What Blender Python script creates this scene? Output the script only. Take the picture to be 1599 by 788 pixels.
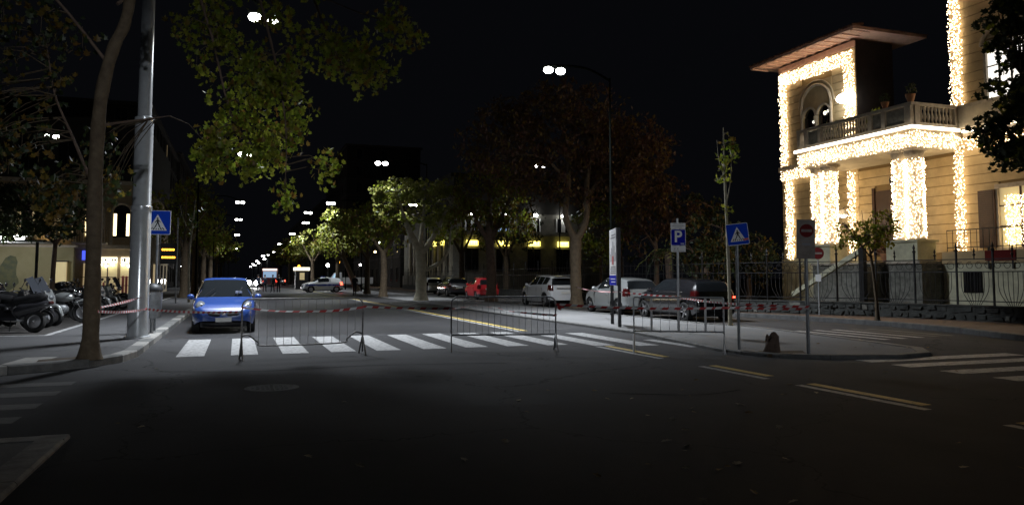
import bpy, bmesh, math, random
from mathutils import Vector, Matrix
random.seed(7)
SC = bpy.context.scene
for o in list(bpy.data.objects): bpy.data.objects.remove(o)
COL = SC.collection
PI = math.pi; rad = math.radians

# ---------------------------------------------------------------- camera, world, exposure
cd = bpy.data.cameras.new('camera'); cam = bpy.data.objects.new('camera', cd); COL.objects.link(cam)
cam.location = (0, 0, 1.5)
cam.rotation_euler = (rad(94.0), 0, rad(-19.63))
cd.sensor_width = 36; cd.lens = 36*1200/1599.
cd.shift_y = -45/1599.
cd.clip_start = .1; cd.clip_end = 3000
SC.camera = cam
w = bpy.data.worlds.new('World'); SC.world = w; w.use_nodes = True
bg = w.node_tree.nodes['Background']
bg.inputs[0].default_value = (.55, .6, .8, 1); bg.inputs[1].default_value = .0035     # clear night sky over a lit town
SC.view_settings.view_transform = 'Standard'; SC.view_settings.look = 'None'
SC.view_settings.exposure = 0; SC.view_settings.gamma = 1
SC.cycles.max_bounces = 6; SC.cycles.diffuse_bounces = 3; SC.cycles.glossy_bounces = 3
SC.cycles.sample_clamp_indirect = 4; SC.cycles.caustics_reflective = False; SC.cycles.caustics_refractive = False
try: SC.cycles.use_denoising = True
except Exception: pass

# ---------------------------------------------------------------- materials
def mat(name, col, rough=.6, metal=0., spec=.4, var=0., vscale=3., bump=0., bscale=40., emit=None, es=0., col2=None, coat=0., detail=5):
    m = bpy.data.materials.new(name); m.use_nodes = True
    nt = m.node_tree; b = nt.nodes['Principled BSDF']
    b.inputs['Base Color'].default_value = (*col, 1)
    b.inputs['Roughness'].default_value = rough; b.inputs['Metallic'].default_value = metal
    b.inputs['Specular IOR Level'].default_value = spec
    if coat: b.inputs['Coat Weight'].default_value = coat; b.inputs['Coat Roughness'].default_value = .06
    if var or bump or col2:
        tc = nt.nodes.new('ShaderNodeTexCoord')
    if var or col2:
        n = nt.nodes.new('ShaderNodeTexNoise'); n.inputs['Scale'].default_value = vscale; n.inputs['Detail'].default_value = detail
        n.inputs['Roughness'].default_value = .65
        r = nt.nodes.new('ShaderNodeValToRGB')
        r.color_ramp.elements[0].position = .32; r.color_ramp.elements[1].position = .68
        c2 = col2 if col2 else tuple(min(1, c*(1+var)) for c in col)
        c1 = col if col2 else tuple(c*(1-var) for c in col)
        r.color_ramp.elements[0].color = (*c1, 1); r.color_ramp.elements[1].color = (*c2, 1)
        nt.links.new(tc.outputs['Object'], n.inputs['Vector'])
        nt.links.new(n.outputs['Fac'], r.inputs['Fac']); nt.links.new(r.outputs['Color'], b.inputs['Base Color'])
    if bump:
        n2 = nt.nodes.new('ShaderNodeTexNoise'); n2.inputs['Scale'].default_value = bscale; n2.inputs['Detail'].default_value = 6
        bp = nt.nodes.new('ShaderNodeBump'); bp.inputs['Strength'].default_value = bump; bp.inputs['Distance'].default_value = .02
        nt.links.new(tc.outputs['Object'], n2.inputs['Vector'])
        nt.links.new(n2.outputs['Fac'], bp.inputs['Height']); nt.links.new(bp.outputs['Normal'], b.inputs['Normal'])
    if emit:
        b.inputs['Emission Color'].default_value = (*emit, 1); b.inputs['Emission Strength'].default_value = es
    return m

def leafmat(name, c1, c2, trans=.45):
    m = bpy.data.materials.new(name); m.use_nodes = True
    nt = m.node_tree; b = nt.nodes['Principled BSDF']; out = nt.nodes['Material Output']
    b.inputs['Roughness'].default_value = .5
    tc = nt.nodes.new('ShaderNodeTexCoord'); n = nt.nodes.new('ShaderNodeTexNoise'); n.inputs['Scale'].default_value = 2.5
    oi = nt.nodes.new('ShaderNodeObjectInfo'); ad = nt.nodes.new('ShaderNodeVectorMath'); ad.operation = 'ADD'
    r = nt.nodes.new('ShaderNodeValToRGB')
    r.color_ramp.elements[0].position = .35; r.color_ramp.elements[1].position = .65
    r.color_ramp.elements[0].color = (*c1, 1); r.color_ramp.elements[1].color = (*c2, 1)
    tr = nt.nodes.new('ShaderNodeBsdfTranslucent'); mx = nt.nodes.new('ShaderNodeMixShader'); mx.inputs[0].default_value = trans
    nt.links.new(tc.outputs['Object'], ad.inputs[0]); nt.links.new(oi.outputs['Location'], ad.inputs[1])
    nt.links.new(ad.outputs[0], n.inputs['Vector']); nt.links.new(n.outputs['Fac'], r.inputs['Fac'])
    nt.links.new(r.outputs['Color'], b.inputs['Base Color']); nt.links.new(r.outputs['Color'], tr.inputs['Color'])
    nt.links.new(b.outputs[0], mx.inputs[1]); nt.links.new(tr.outputs[0], mx.inputs[2]); nt.links.new(mx.outputs[0], out.inputs['Surface'])
    return m

def roadmat(name, base, lo, hi, rough):
    """asphalt: aggregate grain, worn paler lanes along the street, darker oil and repair patches, cracks"""
    m = mat(name, base, rough, spec=.22)
    nt = m.node_tree; b = nt.nodes['Principled BSDF']; L = nt.links
    tc = nt.nodes.new('ShaderNodeTexCoord')
    def noise(s, d, rr=.6, mp=None):
        n = nt.nodes.new('ShaderNodeTexNoise'); n.inputs['Scale'].default_value = s; n.inputs['Detail'].default_value = d; n.inputs['Roughness'].default_value = rr
        if mp:
            q = nt.nodes.new('ShaderNodeMapping'); q.inputs['Scale'].default_value = mp; L.new(tc.outputs['Object'], q.inputs['Vector']); L.new(q.outputs[0], n.inputs['Vector'])
        else: L.new(tc.outputs['Object'], n.inputs['Vector'])
        return n
    a = noise(.35, 5); g = noise(60, 3, .8); s = noise(1., 3, .5, (1.1, .05, 1))
    m1 = nt.nodes.new('ShaderNodeMath'); m1.operation = 'MULTIPLY_ADD'; m1.inputs[1].default_value = .75; L.new(a.outputs[0], m1.inputs[0])
    m2 = nt.nodes.new('ShaderNodeMath'); m2.operation = 'MULTIPLY_ADD'; m2.inputs[1].default_value = .3; L.new(g.outputs[0], m2.inputs[0]); L.new(m1.outputs[0], m2.inputs[2])
    m3 = nt.nodes.new('ShaderNodeMath'); m3.operation = 'MULTIPLY_ADD'; m3.inputs[1].default_value = .35; L.new(s.outputs[0], m3.inputs[0]); m3.inputs[2].default_value = -.2
    L.new(m3.outputs[0], m1.inputs[2])
    r = nt.nodes.new('ShaderNodeValToRGB'); r.color_ramp.elements[0].position = .3; r.color_ramp.elements[1].position = .72
    r.color_ramp.elements[0].color = (*lo, 1); r.color_ramp.elements[1].color = (*hi, 1)
    L.new(m2.outputs[0], r.inputs[0])
    v = nt.nodes.new('ShaderNodeTexVoronoi'); v.feature = 'DISTANCE_TO_EDGE'; v.inputs['Scale'].default_value = .22
    wn = noise(1.2, 4); wv = nt.nodes.new('ShaderNodeVectorMath'); wv.operation = 'MULTIPLY_ADD'; wv.inputs[1].default_value = (1.2, 1.2, 0)
    L.new(wn.outputs['Color'], wv.inputs[0]); L.new(tc.outputs['Object'], wv.inputs[2]); L.new(wv.outputs[0], v.inputs['Vector'])
    lt = nt.nodes.new('ShaderNodeMath'); lt.operation = 'LESS_THAN'; lt.inputs[1].default_value = .0028; L.new(v.outputs['Distance'], lt.inputs[0])
    mc = nt.nodes.new('ShaderNodeMix'); mc.data_type = 'RGBA'; L.new(lt.outputs[0], mc.inputs[0]); L.new(r.outputs[0], mc.inputs[6]); mc.inputs[7].default_value = tuple(x*.62 for x in lo)+(1,)
    L.new(mc.outputs[2], b.inputs['Base Color'])
    bp = nt.nodes.new('ShaderNodeBump'); bp.inputs['Strength'].default_value = .5; bp.inputs['Distance'].default_value = .012
    L.new(g.outputs[0], bp.inputs['Height']); L.new(bp.outputs[0], b.inputs['Normal'])
    return m

def paintmat(name, col, under, wear):
    m = mat(name, col, .6, spec=.3); nt = m.node_tree; b = nt.nodes['Principled BSDF']; L = nt.links
    tc = nt.nodes.new('ShaderNodeTexCoord'); n = nt.nodes.new('ShaderNodeTexNoise'); n.inputs['Scale'].default_value = 9; n.inputs['Detail'].default_value = 8; n.inputs['Roughness'].default_value = .75
    r = nt.nodes.new('ShaderNodeValToRGB'); r.color_ramp.elements[0].position = wear; r.color_ramp.elements[1].position = wear+.14
    r.color_ramp.elements[0].color = (*under, 1); r.color_ramp.elements[1].color = (*col, 1)
    L.new(tc.outputs['Object'], n.inputs[0]); L.new(n.outputs[0], r.inputs[0]); L.new(r.outputs[0], b.inputs['Base Color'])
    return m

M = {}
M['road'] = roadmat('asphalt', (.05, .05, .05), (.034, .034, .036), (.068, .068, .071), .85)
M['road_worn'] = roadmat('polished_asphalt', (.05, .05, .05), (.030, .030, .032), (.060, .060, .063), .42)
M['road_side'] = roadmat('asphalt_side', (.055, .052, .05), (.04, .038, .036), (.075, .07, .066), .7)
M['pave'] = roadmat('pavement_asphalt', (.13, .13, .13), (.072, .072, .075), (.115, .115, .118), .78)
M['pave_red'] = mat('paving_red', (.13, .085, .06), .75, var=.25, vscale=4, bump=.3, bscale=25)
M['kerb'] = mat('kerb_stone', (.33, .32, .30), .7, var=.3, vscale=5, bump=.3, bscale=30)
M['kerb_mid'] = mat('kerb_stone_grey', (.15, .15, .145), .7, var=.3, vscale=5, bump=.3, bscale=30)
M['pave_corner'] = roadmat('corner_concrete', (.2, .2, .2), (.20, .20, .20), (.32, .32, .31), .8)
M['screen'] = mat('tinted_screen', (.05, .055, .065), .08, spec=.8)
M['villa_side'] = mat('shaded_side_plaster', (.02, .014, .012), .9, var=.3, vscale=1.5)  # near-black colour standing in for the unlit side of the tower
M['villa_joint'] = mat('plaster_joint', (.24, .17, .08), .9)
M['kerb_dark'] = mat('lava_kerb', (.09, .09, .09), .7, var=.3, vscale=5, bump=.3, bscale=30)
M['white'] = paintmat('road_white', (.43, .43, .43), (.13, .13, .13), .38)
M['white_faint'] = paintmat('road_white_worn', (.066, .066, .066), (.042, .042, .044), .45)
M['tar'] = mat('tar', (.03, .03, .031), .95, spec=.03)
M['patch'] = roadmat('asphalt_patch', (.04, .04, .04), (.032, .032, .034), (.058, .058, .06), .8)
M['yellow'] = paintmat('road_yellow', (.62, .46, .12), (.14, .12, .06), .34)
M['soil'] = mat('soil', (.07, .05, .03), .9, var=.4, vscale=8, bump=.6, bscale=20)
M['galv'] = mat('galvanised', (.50, .52, .54), .38, metal=.5, var=.12, vscale=6, bump=.05)
M['post'] = mat('grey_post_paint', (.56, .58, .60), .24, metal=.35, var=.10, vscale=5, bump=.05, spec=.6)
M['galv_d'] = mat('galvanised_dull', (.26, .27, .28), .5, metal=.5, var=.25, vscale=8)
M['lamp_pole'] = mat('dark_green_paint', (.003, .0035, .003), .95, spec=.0, var=.2, vscale=6)
M['iron'] = mat('dark_iron', (.03, .03, .032), .5, metal=.4, var=.3, vscale=10)
M['barrier'] = mat('worn_zinc', (.24, .23, .22), .45, metal=.4, var=.3, vscale=12)
M['rust'] = mat('rusty_tube', (.16, .12, .10), .5, metal=.5, var=.4, vscale=14)
M['wpaint'] = mat('white_panel', (.7, .7, .7), .45, var=.05)
M['blue_sign'] = mat('sign_blue', (.008, .055, .50), .7, spec=.08)
M['sign_blue_dark'] = mat('sign_blue_deep', (.008, .014, .36), .7, spec=.08)
M['dim_white'] = mat('dim_white', (.22, .19, .17), .7, spec=.1, var=.2, vscale=8)  # white darkened to stand for weak light on the sign panels
M['dark_red'] = mat('dark_red', (.13, .015, .015), .7, spec=.1)  # red darkened in place of dim light on the signs; board's own red
M['black'] = mat('matt_black', (.012, .012, .013), .6)
M['blackg'] = mat('gloss_black', (.01, .01, .012), .18, spec=.6)
M['greyp'] = mat('grey_print', (.2, .2, .22), .6)
M['pinkp'] = mat('red_print', (.5, .12, .12), .6)
M['red_sign'] = mat('sign_red', (.55, .03, .03), .4)
M['tape_r'] = mat('tape_red', (.55, .05, .05), .4)
M['tape_w'] = mat('tape_white', (.8, .8, .8), .4)
M['rubber'] = mat('rubber', (.015, .015, .015), .75)
M['rim'] = mat('alloy_rim', (.5, .5, .52), .3, metal=.8)
M['glass'] = mat('car_glass', (.012, .014, .016), .06, spec=.8)
M['chrome'] = mat('chrome', (.7, .7, .72), .12, metal=1)
M['headlamp'] = mat('lamp_lens', (.16, .17, .18), .10, spec=.7)
M['tail'] = mat('tail_lens', (.05, .004, .004), .15, spec=.7)
M['tail_on'] = mat('tail_lit', (.5, .01, .01), .2, emit=(1, .06, .03), es=9)
M['plate'] = mat('number_plate', (.65, .65, .62), .4)
M['p_blue'] = mat('paint_blue', (.028, .072, .28), .3, coat=1, spec=.5, var=.08, vscale=3)
M['p_white'] = mat('paint_white', (.62, .63, .64), .3, coat=.8)
M['p_silver'] = mat('paint_silver', (.42, .44, .44), .28, metal=.6, coat=.8)
M['p_black'] = mat('paint_black', (.012, .012, .014), .2, coat=1)
M['p_red'] = mat('paint_red', (.55, .02, .03), .3, coat=1)
M['p_grey'] = mat('paint_dark_grey', (.03, .03, .034), .25, coat=1)
M['stripe_blue'] = mat('livery_blue', (.02, .05, .3), .35)
M['bark'] = mat('plane_bark', (.075, .052, .032), .85, col2=(.14, .105, .065), vscale=7, bump=1., bscale=11)
M['bark_pale'] = mat('plane_bark_pale', (.22, .20, .14), .85, col2=(.36, .33, .25), vscale=4, bump=.6, bscale=14)
M['bark_brown'] = mat('bark_brown', (.09, .06, .045), .85, col2=(.16, .11, .08), vscale=5, bump=.6, bscale=14)
M['leaf'] = leafmat('plane_leaf', (.12, .18, .015), (.25, .25, .03), .62)
M['leaf_b'] = leafmat('plane_leaf_brown', (.14, .075, .016), (.17, .13, .022), .55)
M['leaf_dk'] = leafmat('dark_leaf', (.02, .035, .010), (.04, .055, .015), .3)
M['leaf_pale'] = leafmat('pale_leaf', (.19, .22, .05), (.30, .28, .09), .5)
M['leaf_red'] = leafmat('red_leaf', (.095, .038, .026), (.085, .05, .028), .45)
M['dry_leaf'] = mat('dry_leaf', (.42, .37, .26), .8, var=.3, vscale=9)
M['villa'] = mat('villa_plaster', (.48, .375, .215), .8, var=.14, vscale=2.2, bump=.15, bscale=30)
M['villa_pale'] = mat('villa_pale', (.52, .47, .36), .75, var=.15, vscale=3, bump=.15)
M['villa_base'] = mat('villa_base', (.58, .57, .42), .8, var=.25, vscale=2, bump=.2)
M['villa_dark'] = mat('dark_plaster', (.16, .12, .085), .85, var=.2, vscale=2)
M['pave_isl'] = roadmat('island_asphalt', (.17, .17, .17), (.165, .165, .167), (.24, .24, .24), .8)
M['trim_dark'] = mat('dark_trim', (.05, .046, .042), .8)
M['lava'] = mat('lava_stone', (.05, .053, .05), .85, var=.45, vscale=4, bump=.8, bscale=16)
M['lava_p'] = mat('lava_stone_pale', (.17, .17, .15), .85, var=.4, vscale=5, bump=.8, bscale=16)
M['stone'] = mat('stone_trim', (.46, .41, .33), .7, var=.2, vscale=5, bump=.15)
M['tile'] = mat('roof_tile', (.22, .10, .06), .8, var=.3, vscale=6, bump=.3)
M['eave'] = mat('eave_boards', (.66, .44, .36), .75, var=.15, vscale=4)
M['shutter'] = mat('brown_shutter', (.045, .022, .014), .5, var=.2)
M['dglass'] = mat('dark_pane', (.01, .01, .012), .08, spec=.7)
M['grey_stone'] = mat('grey_stone', (.20, .195, .17), .8, var=.3, vscale=1.2, bump=.2)
M['ochre'] = mat('ochre_plaster', (.38, .30, .19), .85, var=.2, vscale=1.5, bump=.1)
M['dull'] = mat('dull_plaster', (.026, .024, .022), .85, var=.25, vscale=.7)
M['mural'] = mat('mural_plaster', (.30, .28, .15), .85, col2=(.40, .36, .22), vscale=.8)
M['mural_d'] = mat('mural_print', (.10, .12, .09), .85, col2=(.2, .2, .1), vscale=4)
M['skin'] = mat('skin', (.42, .26, .19), .6)
M['cloth_d'] = mat('dark_cloth', (.015, .016, .02), .85)
M['cloth_b'] = mat('navy_cloth', (.02, .025, .045), .85)
M['hair'] = mat('hair', (.02, .014, .01), .6)
M['seatblk'] = mat('vinyl_seat', (.012, .012, .013), .5)
M['plastic'] = mat('grey_plastic', (.09, .09, .095), .45)
M['terracotta'] = mat('terracotta', (.38, .19, .1), .8, var=.2)
def em(name, c, s): M[name] = mat(name, tuple(min(.8, x) for x in c), .5, emit=c, es=s)
em('lamp_on', (1, .99, .93), 26); em('far_on', (1, 1, .97), 30); em('fairy', (1, .75, .48), 8); em('led', (1, .86, .68), 5)
em('warm_win', (1, .78, .45), 3.2); em('white_win', (1, .95, .86), 1.3); em('yellow_sign', (1, .82, .16), 3.); em('orange', (1, .42, .03), 5)
em('shop', (1, .9, .68), 2.2); em('shop_blue', (.08, .12, 1), 1.2); em('head_on', (1, 1, 1), 90); em('pink_win', (1, .78, .7), 5); em('bluewin', (.45, .68, 1), .55)
em('warm_lamp', (1, .72, .35), 10); em('dimwin', (1, .75, .4), .28); em('glare', (1, .93, .8), 12)

# ---------------------------------------------------------------- mesh builder
class MB:
    def __init__(s): s.v = []; s.f = []; s.m = []; s.k = 0
    def add(s, vs, fs, k=None):
        b = len(s.v); s.v += [tuple(p) for p in vs]
        for f in fs: s.f.append([b+i for i in f]); s.m.append(s.k if k is None else k)
        return s
    def box(s, x0, x1, y0, y1, z0, z1, T=None, k=None):
        vs = [(x, y, z) for z in (z0, z1) for y in (y0, y1) for x in (x0, x1)]
        if T is not None: vs = [T @ Vector(p) for p in vs]
        return s.add(vs, [(0, 2, 3, 1), (4, 5, 7, 6), (0, 1, 5, 4), (2, 6, 7, 3), (0, 4, 6, 2), (1, 3, 7, 5)], k)
    def bar(s, a, b, w, h=None, k=None):
        """rectangular bar from a to b"""
        a, b = Vector(a), Vector(b); h = h or w; d = (b-a).normalized()
        u = d.cross(Vector((0, 0, 1)));
        if u.length < 1e-3: u = Vector((1, 0, 0))
        u.normalize(); n = u.cross(d)
        vs = [p+u*i*w/2+n*j*h/2 for p in (a, b) for i, j in ((-1, -1), (1, -1), (1, 1), (-1, 1))]
        return s.add(vs, [(3, 2, 1, 0), (4, 5, 6, 7), (0, 1, 5, 4), (1, 2, 6, 5), (2, 3, 7, 6), (3, 0, 4, 7)], k)
    def tube(s, pts, r, n=8, cap=True, k=None):
        pts = [Vector(p) for p in pts]; rs = r if isinstance(r, (list, tuple)) else [r]*len(pts)
        vs = []; u = None
        for i, p in enumerate(pts):
            d = (pts[min(i+1, len(pts)-1)]-pts[max(i-1, 0)]).normalized()
            if u is None:
                u = d.cross(Vector((0, 0, 1)))
                if u.length < 1e-3: u = Vector((1, 0, 0))
            u = (u-d*u.dot(d)).normalized(); q = d.cross(u)
            for j in range(n):
                a = 2*PI*j/n; vs.append(p+(u*math.cos(a)+q*math.sin(a))*rs[i])
        fs = []
        for i in range(len(pts)-1):
            for j in range(n):
                fs.append((i*n+j, i*n+(j+1) % n, (i+1)*n+(j+1) % n, (i+1)*n+j))
        if cap: fs += [tuple(range(n))[::-1], tuple(range((len(pts)-1)*n, len(pts)*n))]
        return s.add(vs, fs, k)
    def lathe(s, prof, n=16, c=(0, 0, 0), T=None, k=None, cap=True):
        vs = []
        for r, z in prof:
            for j in range(n):
                a = 2*PI*j/n; p = Vector((c[0]+r*math.cos(a), c[1]+r*math.sin(a), c[2]+z)); vs.append(T @ p if T is not None else p)
        fs = []
        for i in range(len(prof)-1):
            for j in range(n): fs.append((i*n+j, i*n+(j+1) % n, (i+1)*n+(j+1) % n, (i+1)*n+j))
        if cap: fs += [tuple(range(n))[::-1], tuple(range((len(prof)-1)*n, len(prof)*n))]
        return s.add(vs, fs, k)
    def ball(s, c, rx, ry=None, rz=None, n=10, m=7, k=None, T=None):
        ry = ry or rx; rz = rz or rx; vs = []; fs = []
        for i in range(m+1):
            t = PI*i/m
            for j in range(n):
                a = 2*PI*j/n; p = Vector((c[0]+rx*math.sin(t)*math.cos(a), c[1]+ry*math.sin(t)*math.sin(a), c[2]-rz*math.cos(t)))
                vs.append(T @ p if T is not None else p)
        for i in range(m):
            for j in range(n): fs.append((i*n+j, i*n+(j+1) % n, (i+1)*n+(j+1) % n, (i+1)*n+j))
        return s.add(vs, fs, k)
    def prism(s, poly, z0, z1, T=None, k=None):
        """2-D polygon (x, y) extruded in z"""
        n = len(poly); vs = [Vector((x, y, z)) for z in (z0, z1) for x, y in poly]
        if T is not None: vs = [T @ p for p in vs]
        fs = [tuple(range(n))[::-1], tuple(range(n, 2*n))]+[(i, (i+1) % n, n+(i+1) % n, n+i) for i in range(n)]
        return s.add(vs, fs, k)
    def build(s, name, mats, parent=None, smooth=False, loc=None, fix=False):
        me = bpy.data.meshes.new(name); me.from_pydata(s.v, [], s.f)
        if not isinstance(mats, (list, tuple)): mats = [mats]
        for m in mats: me.materials.append(m)
        if len(mats) > 1: me.polygons.foreach_set('material_index', s.m)
        if fix or smooth:
            bm = bmesh.new(); bm.from_mesh(me)
            if fix == 2: bmesh.ops.remove_doubles(bm, verts=bm.verts, dist=1e-5)
            bmesh.ops.recalc_face_normals(bm, faces=bm.faces); bm.to_mesh(me); bm.free()
        if smooth:
            me.polygons.foreach_set('use_smooth', [True]*len(me.polygons))
            me.update()
            try: me.set_sharp_from_angle(angle=rad(45))
            except Exception: pass
        me.update()
        o = bpy.data.objects.new(name, me); COL.objects.link(o)
        if parent is not None: o.parent = parent
        if loc is not None: o.location = loc
        return o
def tag(o, label=None, cat=None, group=None, kind=None):
    if label: o['label'] = label
    if cat: o['category'] = cat
    if group: o['group'] = group
    if kind: o['kind'] = kind
    return o
def thing(name, label, cat, loc=(0, 0, 0), rz=0, group=None):
    o = bpy.data.objects.new(name, None); COL.objects.link(o); o.empty_display_size = .2
    o.location = loc; o.rotation_euler = (0, 0, rz); return tag(o, label, cat, group)
def kids(o): return [c for c in bpy.data.objects if c.parent == o]
def copy_tree(o, parent=None, KM=None):
    if KM is None:
        KM = {}
        for c in bpy.data.objects:
            if c.parent: KM.setdefault(c.parent.name, []).append(c)
    c = o.copy(); COL.objects.link(c)
    if parent is not None: c.parent = parent
    for ch in KM.get(o.name, []): copy_tree(ch, c, KM)
    return c
def struct(o, lab=None): o['kind'] = 'structure'; return tag(o, lab)
def inst(name, me, parent, loc=(0, 0, 0), rot=(0, 0, 0), sc=None):
    o = bpy.data.objects.new(name, me); COL.objects.link(o); o.parent = parent; o.location = loc; o.rotation_euler = rot
    if sc: o.scale = sc
    return o
def mesh_only(mb, name, m, smooth=False):
    o = mb.build(name, m, smooth=smooth); me = o.data; bpy.data.objects.remove(o); return me
def spline(pts, n=6):
    P = [Vector(p) for p in pts]; out = []
    for i in range(len(P)-1):
        a, b, c, d = P[max(i-1, 0)], P[i], P[i+1], P[min(i+2, len(P)-1)]
        for k in range(n):
            t = k/n; out.append(.5*((2*b)+(c-a)*t+(2*a-5*b+4*c-d)*t*t+(3*b-a-3*c+d)*t**3))
    out.append(P[-1]); return out
def interp(L, x):
    L = sorted(L)
    if x <= L[0][0]: return L[0][1]
    for (a, b), (c, d) in zip(L, L[1:]):
        if x <= c: return b+(d-b)*(x-a)/(c-a)
    return L[-1][1]
# ---------------------------------------------------------------- ground
def sheet(name, poly, z, m, label=None):
    mb = MB(); mb.add([(x, y, z) for x, y in poly], [tuple(range(len(poly)))]); o = mb.build(name, m, fix=True); 
    if o.data.polygons[0].normal.z < 0: o.data.flip_normals()
    return struct(o, label)
def slab(name, poly, z1, m, label=None, z0=-.2):
    mb = MB(); mb.prism(poly, z0, z1); o = mb.build(name, m, fix=True); return struct(o, label)
sheet('road', [(-600, -300), (700, -300), (700, 1500), (-600, 1500)], 0, M['road'], 'dark asphalt of the street junction and the avenue behind the barriers')
sheet('road', [(-1.74, 20.6), (9.98, 20.6), (9.98, 700), (-1.74, 700)], .0015, M['road_worn'], 'smoother worn asphalt of the avenue beyond the zebra crossing')
sheet('service_road', [(13.92, 20.6), (18.2, 22.5), (18.05, 300), (13.92, 300)], .004, M['road_side'], 'side lane where the cars are parked beyond the traffic island')
LEFT = [(-1.76, 16.2), (-1.9, 15.3), (-2.3, 14.6), (-3.3, 13.95), (-5, 13.3), (-9, 12.8), (-60, 12.6), (-60, 700), (-1.76, 700)]
pl = slab('pavement', LEFT, .12, M['pave'], 'grey asphalt pavement on the left under the big plane tree')
ISL = [(10.0, 700), (10.0, 23), (10.0, 18.6), (9.55, 15.2), (9.28, 13.6), (9.3, 12.7), (9.6, 12.0), (10.3, 11.5), (11.6, 11.1), (12.5, 11.3), (13.2, 12.1), (13.7, 14.6), (14.3, 18.4), (14.4, 19.6), (13.92, 20.5), (13.92, 700)]
pi_ = slab('traffic_island', ISL, .06, M['pave_isl'], 'long grey traffic island with a rounded nose in the middle of the junction')
FAR = [(18.05, 700), (18.1, 25), (18.75, 22.4), (18.9, 18.4), (18.4, 15.6), (17.5, 13.1), (17.2, 11), (18.2, 9), (21, 7.6), (60, 6.5), (120, 6.5), (120, 700)]
pf = slab('pavement', FAR, .13, M['pave_red'], 'reddish brown pavement running along the villa fence')
NEARL = [(-1.62, 8.1), (-1.64, 5.6), (-1.9, 4.2), (-3.4, 2.6), (-9, 2.2), (-9, 8.1)]
pn = slab('pavement', NEARL, .03, M['pave_corner'], 'corner of grey pavement at the bottom left of the junction')
def kerbs(path, parent, h, m, wdt=.24, step=1.0, side=1, lim=400, pale=None, z0=-.1):
    """individual kerb stones, each with its own slight unevenness"""
    P = [Vector((x, y, 0)) for x, y in path]; n = 0
    for a, b in zip(P, P[1:]):
        L = (b-a).length; c = max(1, round(L/step)); d = (b-a)/c; u = d.normalized(); q = Vector((u.y, -u.x, 0))*side
        for i in range(c):
            if n >= lim: return
            p0 = a+d*i+u*.006; p1 = a+d*(i+1)-u*.006; dz = random.uniform(0, .008)
            mb = MB(); e = .02
            mb.add([p0, p1, p1+q*wdt, p0+q*wdt], [])
            vs = [(*v.xy, z) for z in (z0, h-e+dz) for v in (p0, p1, p1+q*wdt, p0+q*wdt)]
            vs += [(*v.xy, h+dz) for v in (p0-q*-e, p1-q*-e, p1+q*wdt, p0+q*wdt)]
            mb = MB(); mb.add(vs, [(0, 1, 5, 4), (4, 5, 9, 8), (1, 2, 6, 5), (2, 3, 7, 6), (3, 0, 4, 7), (8, 9, 10, 11), (5, 6, 10, 9), (7, 4, 8, 11), (6, 7, 11, 10)])
            mm = m if pale is None else (pale if random.random() < .55 else m)
            mb.build('kerb_stone', mm, parent, fix=True); n += 1
kerbs([(-1.76+.02, 60), (-1.74, 16.2), (-1.88, 15.3), (-2.29, 14.56), (-3.3, 13.9), (-5, 13.25), (-9, 12.75), (-14, 12.7)], pl, .135, M['kerb_mid'], side=1, pale=M['kerb'])
kerbs([(9.98, 90), (9.98, 23), (9.98, 18.6), (9.53, 15.2), (9.26, 13.6), (9.28, 12.7), (9.58, 11.98), (10.3, 11.46), (11.6, 11.06), (12.53, 11.26), (13.24, 12.08), (13.74, 14.6), (14.34, 18.4), (14.44, 19.6), (13.94, 20.55), (13.95, 60)], pi_, .072, M['kerb_mid'], side=-1, lim=190)
kerbs([(18.03, 60), (18.08, 25), (18.73, 22.4), (18.88, 18.4), (18.38, 15.6), (17.48, 13.1), (17.18, 11), (18.18, 8.97), (21, 7.57)], pf, .146, M['kerb_dark'], side=-1)
kerbs([(-9, 8.3), (-1.44, 8.3), (-1.46, 5.6), (-1.7, 4.15), (-3.2, 2.5)], pn, .036, M['kerb'], side=1)
# paint on the road, each bar a sheet 4 mm up
def mark(poly, m, label, name='road_marking', z=.004):
    return sheet(name, poly, z, m, label)
def bar4(x0, x1, y0, y1, sk=0): return [(x0, y0), (x1, y0), (x1+sk, y1), (x0+sk, y1)]
zx = [-1.06, -.08, .88, 1.82, 2.74, 3.72, 4.66, 5.6, 6.52, 7.44, 8.36, 9.24]
for i, x in enumerate(zx):
    x1 = x+.5; y1 = 20.2 if i < 9 else 19.2
    y0 = 15.95 if i < 9 else 15.4-.25*(i-9)
    if i == 11: x1 = x+.28; y1 = 16.5; y0 = 14.4
    mark(bar4(x, x1, y0+random.uniform(-.05, .05), y1+random.uniform(-.05, .05)), M['white'], 'white zebra bar of the main crossing behind the barriers')
for i, (y, x1) in enumerate([(10.8, 14.4), (10.0, 14.3), (9.05, 14.3), (8.15, 14.2)]):
    mark(bar4(10.62+.03*i, x1, y, y+.42), M['white'], 'white zebra bar of the crossing to the right of the island')
for i, x in enumerate([14.75, 15.4, 16.05, 16.7, 17.3]):
    mark(bar4(x, x+.22, 14.6+.1*i, 17.9, .05), M['white_faint'] if i > 2 else M['white'], 'thin white bar painted across the side lane')
for y in (12.5, 11.5, 10.45, 9.5):
    mark(bar4(-6, -2.15, y-.2, y+.2), M['white_faint'], 'worn zebra bar at the left, nearly gone')
def dbl(y0, y1):
    mark(bar4(7.36, 7.49, y0-.25, y1-.05), M['white'], 'thin white lane line beside the yellow one')
    mark(bar4(7.6, 7.76, y0, y1), M['yellow'], 'yellow bus lane line beside the white one')
dbl(7.0, 8.95); dbl(9.83, 11.35); dbl(12.85, 15.3); dbl(20.4, 110); dbl(4.2, 5.85)
mark(bar4(1.2, 1.34, 60, 130), M['white'], 'white centre line far up the avenue')
sheet('parking_bay', [(-4.3, 21.2), (-7.5, 21.2), (-7.5, 90), (-4.3, 90)], .124, M['road_side'], 'asphalt bay of the parked scooters at the left')
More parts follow.
